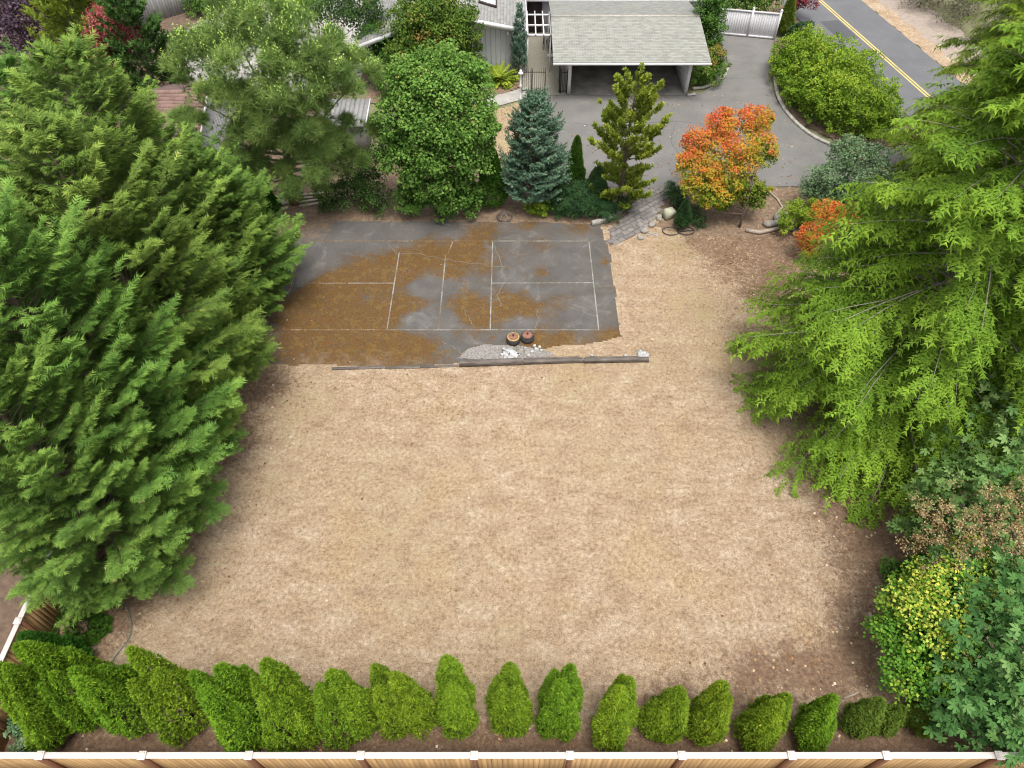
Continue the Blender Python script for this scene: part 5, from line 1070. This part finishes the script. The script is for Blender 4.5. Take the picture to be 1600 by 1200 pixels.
for x, y, h, r, lab in (((-14.4, 30.05, 0)[0], (-14.4, 30.05, 0)[1], 3.2, .8, 'first narrow arborvitae left of the pine trunk'), ((-13.44, 30.16, 0)[0], (-13.44, 30.16, 0)[1], 3.4, .75, 'second narrow arborvitae left of the pine trunk'), ((-12.4, 29.62, 0)[0], (-12.4, 29.62, 0)[1], 2.6, .7, 'dark arborvitae touching the lumber under the pine')):
    spired('columnar_arborvitae', lab, 'arborvitae', (x, y, 0), [((x, y), (x, y + .1, h), r)], 'thuja_dark', 5000, .11)
def aut(p, t): return np.clip(t - .22 + .24 * (p[:, 2] - 1.9) - .08 * (p[:, 0] - 11) + .10 * np.sin(p[:, 0] * 3 + p[:, 2] * 4), 0, 1)
leafy('autumn_maple', 'small maple turning orange beside the driveway', 'maple', (11.4, 28.75, 0), [(*(9.528, 29.27, 1.7), .8), (*(10.52, 28.98, 1.9), .8), (*(11.62, 29.41, 1.6), .7), (*(9.047, 31.12, 3), .85), (*(10.25, 31.55, 3.6), .95), (*(11.79, 31.68, 3.8), .95), (*(9.326, 29.84, 2.4), .85), (*(10.82, 30.16, 2.9), 1.1), (*(12.15, 30.66, 3), .75), (*(8.49, 30.3, 2.6), .7), (*(9.934, 29.27, 1.7), .75), (*(11.28, 29.55, 1.8), .65), (*(12.28, 29.45, 1.5), .5), (*(8.81, 29.51, 1.9), .6), (*(10.44, 29.03, 1.2), .55), (*(11.85, 29.17, 1.1), .5), (*(10.41, 31.92, 4.3), .35), (*(12.38, 31.92, 3.9), .4), (*(9.282, 28.75, 1.4), .35)], 'orange', 24000, .10, T_leaf(.36), tintf=aut, trunk_r=.07, bark='bark', trunk_h=1.6, sub=.32, flat=1.0, cull=.55)
leafy('autumn_shrub', 'bright orange shrub against the large cedar', 'shrub', (14.75, 26.6, 0), [(*(14.61, 27.06, 1.9), .7), (*(13.98, 26.35, 1.2), .65), (*(14.74, 26.44, 1.5), .65), (*(13.88, 26.03, 0.7), .5), (*(15.47, 27.16, 1.9), .6)], 'orange', 5000, .09, tintf=lambda p, t: np.clip(t + .28, 0, 1), trunk_r=.05)
leafy('lime_maple', 'small yellow-green maple among the rocks of the bed', 'maple', (14.13, 28.37, 0), [(*(13.74, 28.43, 1), .6), (*(13.27, 28.07, 0.7), .45), (*(14.31, 28.19, 0.8), .5), (*(14.68, 28.67, 1.2), .45)], 'lime', 3800, .09, trunk_r=.05)
leafy('grey_green_shrub', 'large grey-green shrub at the bend of the driveway', 'shrub', (16.5, 30.4, 0), [(*(16.6, 30.58, 2.7), 1.0), (*(15.38, 29.95, 1.6), .95), (*(17.2, 29.8, 1.7), 1.0), (*(16.29, 29.84, 1), .9), (*(18.2, 30.58, 2.2), .75), (*(16.14, 30.9, 3.2), .5), (*(17.57, 30.94, 2.9), .45), (*(15.12, 30.28, 1), .6)], 'arbutus', 9500, .12, trunk_r=.08, sub=.34, cull=.6)
spired('dwarf_conifer', 'dwarf dark cone conifer standing by the hose loops', 'conifer', (*(8.469, 28.68, 0)[:2], 0), [((8.469, 28.68, 0)[:2], (*(8.493, 28.83, 0)[:2], 1.55), .42)], 'yew', 3500, .085)
leafy('yew_shrub', 'dark shrub under the left side of the autumn maple', 'shrub', (8.632, 31.04, 0), [(*(8.321, 30.89, 0.5), .55), (*(8.537, 30.08, 0.45), .5), (*(9.156, 29.24, 0.4), .5), (*(9.409, 28.66, 0.25), .3)], 'yew', 4200, .09, LEAF_N, trunk_r=0)
# ------------------------------------------------------------------ driveway, road and house planting
def hedge_t(p, t): return np.clip(t + .10 * (p[:, 2] - 1.6), 0, 1)
HP = [(17.0, 45.4), (16.75, 43.5), (16.75, 41), (17.3, 39.0), (18.7, 37.2), (20.6, 36.5), (22.0, 36.9), (22.2, 39.5), (21.6, 43), (20.9, 44.6), (19.9, 46.2), (18.2, 46.4)]
hl = []
for _ in range(900):
    q = np.array([[rng.uniform(16.7, 22.3), rng.uniform(36.4, 48.9)]])
    cc_ = np.array([19.3, 41.3]); q2 = cc_ + (q - cc_) * 1.2
    if inside(q2, HP)[0] and all((q[0, 0] - h[0]) ** 2 + (q[0, 1] - h[1]) ** 2 > .95 for h in hl): hl.append((q[0, 0], q[0, 1], rng.uniform(.95, 1.4), rng.uniform(.95, 1.25), rng.uniform(1.25, 1.6)))
for a_, b_ in zip(HP, HP[1:] + HP[:1]):
    for f_ in (.0, .33, .66): hl.append((19.3 + (a_[0] * (1 - f_) + b_[0] * f_ - 19.3) * .88, 41.6 + (a_[1] * (1 - f_) + b_[1] * f_ - 41.6) * .93, .8, .85, 1.05))
leafy('laurel_hedge', 'huge lumpy bright green hedge on the driveway island', 'hedge', (19.3, 42.0, 0), hl, 'laurel', 62000, .125, LEAF, tintf=hedge_t, trunk_r=.12, sub=.27, per=60, flat=.8, cull=.80)
leafy('column_shrub', 'tall clipped glossy shrub at the carport roof corner', 'shrub', (12.6, 46.2, 0), [(12.6, 46.2, 1.0, 1.0), (12.6, 46.2, 2.2, 1.05), (12.5, 46.3, 3.4, 1.05), (12.3, 46.4, 4.3, .8)], 'shrub', 9000, .13, trunk_r=.08, sub=.28, cull=.78)
leafy('clipped_hedge', 'low clipped hedge with orange tips beside the carport', 'hedge', (12.4, 43.6, 0), [(11.8, 43.0, .7, .8), (12.5, 43.3, .75, .85), (12.9, 44.2, .85, .85), (13.1, 45.0, .85, .75), (12.2, 44.2, .8, .9)], 'rhodo', 8000, .11, trunk_r=.05, sub=.26, cull=.8, tintf=lambda p, t: np.clip(t + .12 + .25 * (p[:, 2] > 1.2) * (p[:, 0] > 12.3), 0, 1))
leafy('backdrop_hedge', 'dark leafy hedge behind the white vinyl fence', 'hedge', (15.5, 52.2, 0), [(13.2, 52, 1.6, 1.4), (14.8, 52.3, 1.6, 1.4), (16.4, 52.2, 1.7, 1.4), (17.6, 52.4, 1.5, 1.2)], 'rhodo', 7500, .16, trunk_r=.06)
spired('columnar_arborvitae', 'olive columnar arborvitae at the right end of the vinyl fence', 'arborvitae', (18.9, 50.4, 0), [((18.9, 50.4), (18.9, 50.4, 2.6), .6)], 'thuja_dry', 4000, .13)
leafy('red_shrub', 'dark red-leaved shrub beside the road at the top', 'shrub', (20.2, 52.5, 0), [(19.9, 52.3, 1.4, .8), (20.6, 52.6, 1.5, .9), (20.2, 53.4, 1.7, .9)], 'redmaple', 3500, .12, trunk_r=.06, tintf=lambda p, t: t - .2)
leafy('ground_shrub', 'dark low shrub between the columnar arborvitae and the hedge island', 'shrub', (19.6, 49.9, 0), [(19.5, 49.9, .4, .6), (20.3, 49.7, .4, .6)], 'yew', 1800, .12, trunk_r=0)
leafy('rhododendron', 'large rounded rhododendron with brown tips in front of the house', 'rhododendron', (-4.6, 41.6, 0), [(*(-4.861, 42.54, 4), 1.8), (*(-6.234, 42.49, 3.4), 1.5), (*(-3.319, 42.62, 3.6), 1.5), (*(-4.591, 42.35, 2.6), 1.7), (*(-6.13, 42.2, 2.4), 1.4), (*(-3.06, 42.35, 2.6), 1.2), (*(-4.668, 43.17, 4.6), 1.5)], 'rhodo', 22000, .16, LEAF, trunk_r=.12, sub=.26, tintf=lambda p, t: np.clip(t + .35 * np.exp(-((p[:, 0] + 4.5) ** 2 + (p[:, 2] - 3.3) ** 2) / 1.6) * (rng.random(len(p)) < .6), 0, 1))
leafy('house_shrub', 'mid-green shrub between the pine and the rhododendron', 'shrub', (-7.6, 40.6, 0), [(*(-8.261, 43.49, 2), 1.4), (*(-7.449, 43.5, 1.6), 1.3), (*(-7.911, 42.66, 1), 1.2)], 'shrub', 9000, .14, trunk_r=.06)
leafy('house_shrub', 'loose yellow-green shrub against the white house wall', 'shrub', (-2.2, 42.6, 0), [(*(-2.56, 43.08, 1.6), .75), (*(-2.055, 42.83, 1.2), .65), (*(-2.971, 42.87, 1.1), .7)], 'lime', 2600, .13, trunk_r=.05, cull=.5, tintf=lambda p, t: t - .2)
conifer('blue_juniper', 'slim blue-green columnar juniper by the house corner', 'juniper', (.45, 44.3, 0), 4.1, lambda t: .55 * min(1, .7 + 2 * t) * (1 - t) ** .55, 'spruce', trunk_r=.05, nb=90, elev=lambda t: 1.2, bend=lambda t: .5, nsh=6, nsp=3, T=BRUSH, size=.22, shoot=.25, spread=.6, tip=.6, tube_r=0, z0=.1)
fr = thing('sword_fern', 'clump of arching fern below the house wall', 'fern', (-.75, 43.6, 0))
ff = Fol(); aa = rng.uniform(0, 2 * PI, 130); ee = rng.uniform(.25, 1.3, 130)
ff.put(T_spray(9, .16, .3, .55, seed=4), rng.normal(0, .08, (130, 3)) * (1, 1, 0) + (0, 0, .05), np.stack([np.cos(aa) * np.cos(ee), np.sin(aa) * np.cos(ee), np.sin(ee)], 1), np.tile(UP, (130, 1)), rng.uniform(.8, 1.15, 130), rng.uniform(.2, .9, 130)); ff.build('fronds', M['lime'], fr)
# ------------------------------------------------------------------ upper left background
conifer('dark_cypress', 'dark green conifer right of the red maple', 'conifer', (-21.2, 40.4, 0), 6.2, lambda t: 2.5 * min(1, .7 + 2 * t) * (1 - t) ** .6, 'darkconifer', trunk_r=.15, nb=95, elev=lambda t: .3 + .5 * t, bend=lambda t: .3, nsh=10, nsp=5, T=FAN, size=.26, shoot=.4, spread=.8, tip=.3, tube_r=.02, z0=.3)
conifer('olive_cypress', 'olive-green open conifer behind the left row', 'conifer', (-25.0, 41.5, 0), 7.6, lambda t: 2.6 * min(1, .7 + 2 * t) * (1 - t) ** .55, 'hinoki', trunk_r=.15, nb=100, elev=lambda t: .3 + .5 * t, bend=lambda t: .3, nsh=10, nsp=5, T=FAN, size=.28, shoot=.42, spread=.8, tip=.3, tube_r=.02, z0=.3)
leafy('red_maple', 'small dark red maple in the upper left', 'maple', (-23.3, 42.0, 0), [(*(-22.85, 40.6, 4.4), 1.3), (*(-22.22, 40.87, 4), 1.1), (*(-22.91, 40.8, 3.6), .9), (*(-23.4, 39.95, 2.6), 1.0), (*(-22.61, 39.84, 2.2), .9), (*(-23.11, 39.5, 1.8), .8)], 'redmaple', 9500, .12, trunk_r=.09, cull=.55, tintf=lambda p, t: np.clip(t + .14 * (p[:, 2] - 3), 0, 1))
leafy('purple_tree', 'purple-leaved tree in the top left corner', 'tree', (-33, 45, 0), [(*(-29.71, 42.52, 5), 2.2), (*(-28.65, 42.7, 4.4), 1.8), (*(-29.65, 42.07, 3.4), 1.9), (*(-28.76, 42.97, 3), 1.4)], 'purple', 9000, .15, trunk_r=.15)
leafy('background_tree', 'dark green tree at the top edge beside the purple tree', 'tree', (-29.5, 52, 0), [(*(-29.15, 45.96, 4), 2.0), (*(-27.66, 45.92, 4.2), 2.2), (*(-27.93, 45.63, 3), 1.8)], 'darkconifer', 7000, .17, trunk_r=.14)
leafy('background_bush', 'bright green bush at the top edge above the red maple', 'bush', (-27.0, 53.5, 0), [(*(-28.47, 49.86, 1.9), 1.6), (*(-27.4, 50.48, 1.9), 1.5), (*(-26.69, 51.3, 1.7), 1.3)], 'shrub', 6500, .15, trunk_r=.08)
leafy('background_bush', 'small round bush at the corner of the grey fence', 'bush', (-23.13, 54.58, 0), [(*(-22.68, 53.49, 0.7), .9), (*(-22.16, 53.93, 0.7), .8)], 'shrub', 2600, .13, trunk_r=.05)
def thicket():
    base = (-11.8, 44.2, 0); lob = [(*(-10.76, 44.52, 4.2), 1.3), (*(-9.179, 44.47, 4.4), 1.3), (*(-9.919, 44.64, 3.6), 1.1), (*(-8.522, 44.6, 3.8), .9), (*(-11.8, 45.12, 3.4), 1.1)]
    r_ = leafy('multi_stem_tree', 'slim multi-stemmed tree at the top edge behind the pine', 'tree', base, lob, 'darkconifer', 5200, .13, trunk_r=.06, cull=.3, shell=.2, sub=.5)
    for k in range(9):
        x, y = rng.uniform(-1.2, 1.4), rng.uniform(-.5, .6); MB().tube([(x * .5, y * .5, -.02), (x * .8, y * .8, 1.8), (x * 1.3, y, 4.2)], [.04, .03, .012], 5).build('stem', M['bark_grey'], r_)
thicket()
leafy('background_bush', 'yellow-green bush at the top edge left of the multi-stemmed tree', 'bush', (-14.5, 46.0, 0), [(*(-13.1, 48.03, 2.6), 1.1), (*(-13.77, 48.52, 2.8), 1.1)], 'lime', 3000, .14, trunk_r=.07, tintf=lambda p, t: t - .15)
for k, (lob, lab, mt) in enumerate((([(30.2, 55, .9, 1.5), (31.5, 52, 1.0, 1.6), (30.8, 57.5, 1.0, 1.5), (33.0, 54, 1.5, 1.9)], 'grey-brown roadside brush at the top beside the dirt shoulder', 'brush'), ([(33.4, 48.6, 1.2, 1.7), (34.5, 46.0, 1.4, 1.8), (35.5, 50, 1.6, 2)], 'roadside brush behind the cedar at the top right', 'brush'), ([(36, 57, 2.4, 2.4), (38.5, 52, 2.4, 2.4)], 'dark green thicket behind the roadside brush', 'darkconifer'))):
    leafy('roadside_brush', lab, 'brush', (lob[0][0], lob[0][1], 0), lob, mt, 6000, .17, LEAF_N, trunk_r=.05, group='brush beyond the road')
leafy('ground_shrub', 'dark undergrowth shrub on the right edge below the cedars', 'shrub', (18.5, 16.2, 0), [(17.8, 16, 1.0, 1.4), (19, 15, 1.1, 1.5), (19.4, 18, 1.2, 1.6)], 'shrub', 4500, .16, trunk_r=.06)
leafy('ground_shrub', 'blue-green understorey shrub behind the large cedar', 'shrub', (19.2, 28.8, 0), [(18.6, 28.5, 1.2, 1.4), (20.0, 29.4, 1.4, 1.5), (21.8, 29.0, 1.4, 1.6)], 'arbutus', 5000, .15, trunk_r=.06)
leafy('ground_shrub', 'dark shrub in the bottom left corner behind the fence', 'shrub', (-13.7, 4.95, 0), [(-13.7, 5.0, .25, .35), (-13.2, 5.1, .2, .3), (-14.0, 5.5, .3, .35)], 'arbutus', 1500, .09, trunk_r=0)

# ------------------------------------------------------------------ ground cover: dry blades, fallen leaves, needles
def scatter_grass():
    n = 62000; x = rng.uniform(-14, 13, n); y = rng.uniform(5.2, 29, n)
    ok = ~inside(np.stack([x, y], 1), [(p[0], p[1]) for p in COURT]) & ~inside(np.stack([x, y], 1), wp)
    du = blobs(duff_list)(x, y); ok &= rng.random(n) > du * 1.1; x, y = x[ok], y[ok]; n = len(x)
    d = unit(np.stack([rng.normal(0, 1, n), rng.normal(0, 1, n), np.abs(rng.normal(.45, .25, n))], 1))
    T = (np.array([(0, -.10, 0), (0, .10, 0), (1, .02, 0), (.1, .35, 0), (.25, .22, 0), (.85, .75, .1)]), np.array([(0, 1, 2), (3, 4, 5)]), np.zeros(6))
    f = Fol(); f.put(T, np.stack([x, y, np.zeros(n)], 1), d, np.tile(UP, (n, 1)) + rng.normal(0, .3, (n, 3)), rng.uniform(.05, .10, n), np.clip(rng.normal(.5, .22, n), 0, .95) + (rng.random(n) < .01) * .5)
    tag(f.build('dry_grass', M['straw']), 'short dry straw-coloured grass blades over the lawn', 'grass', kind='stuff')
scatter_grass()
def scatter_leaves():
    n = 17000; x = rng.uniform(-13.5, 17, n); y = rng.uniform(4.6, 42, n); du = blobs(duff_list)(x, y) * (y < 32) + .5 * blobs([((7.739, 33.98, 0), 1.3, 1.0), ((9.451, 32.59, 0), 1.0, .8), ((17.92, 36.36, 0), 1.2, .7), ((15.12, 32.59, 0), 1.5, .8), ((0, 38.08, 0), 1.2, .4)])(x, y) + .5 * ((y > 28) & (x > 7.5)) + .5 * (y < 5.8) + .25 * ((y > 29.1) & (x < 5))
    ok = (rng.random(n) < du * .75 + .012); ok &= ~((y > 31.9) & (x > 1.5) & (rng.random(n) > .5)); x, y = x[ok], y[ok]; n = len(x)
    d = np.stack([rng.normal(size=n), rng.normal(size=n), rng.normal(0, .1, n)], 1)
    f = Fol(); f.put(LEAF_W, np.stack([x, y, np.full(n, .03)], 1), d, np.tile(UP, (n, 1)) + rng.normal(0, .25, (n, 3)), rng.uniform(.05, .12, n), rng.beta(1.3, 2.2, n) * 1.1)
    tag(f.build('fallen_leaves', M['litter']), 'brown and pale fallen leaves strewn on lawn edges', 'leaves', kind='stuff')
scatter_leaves()
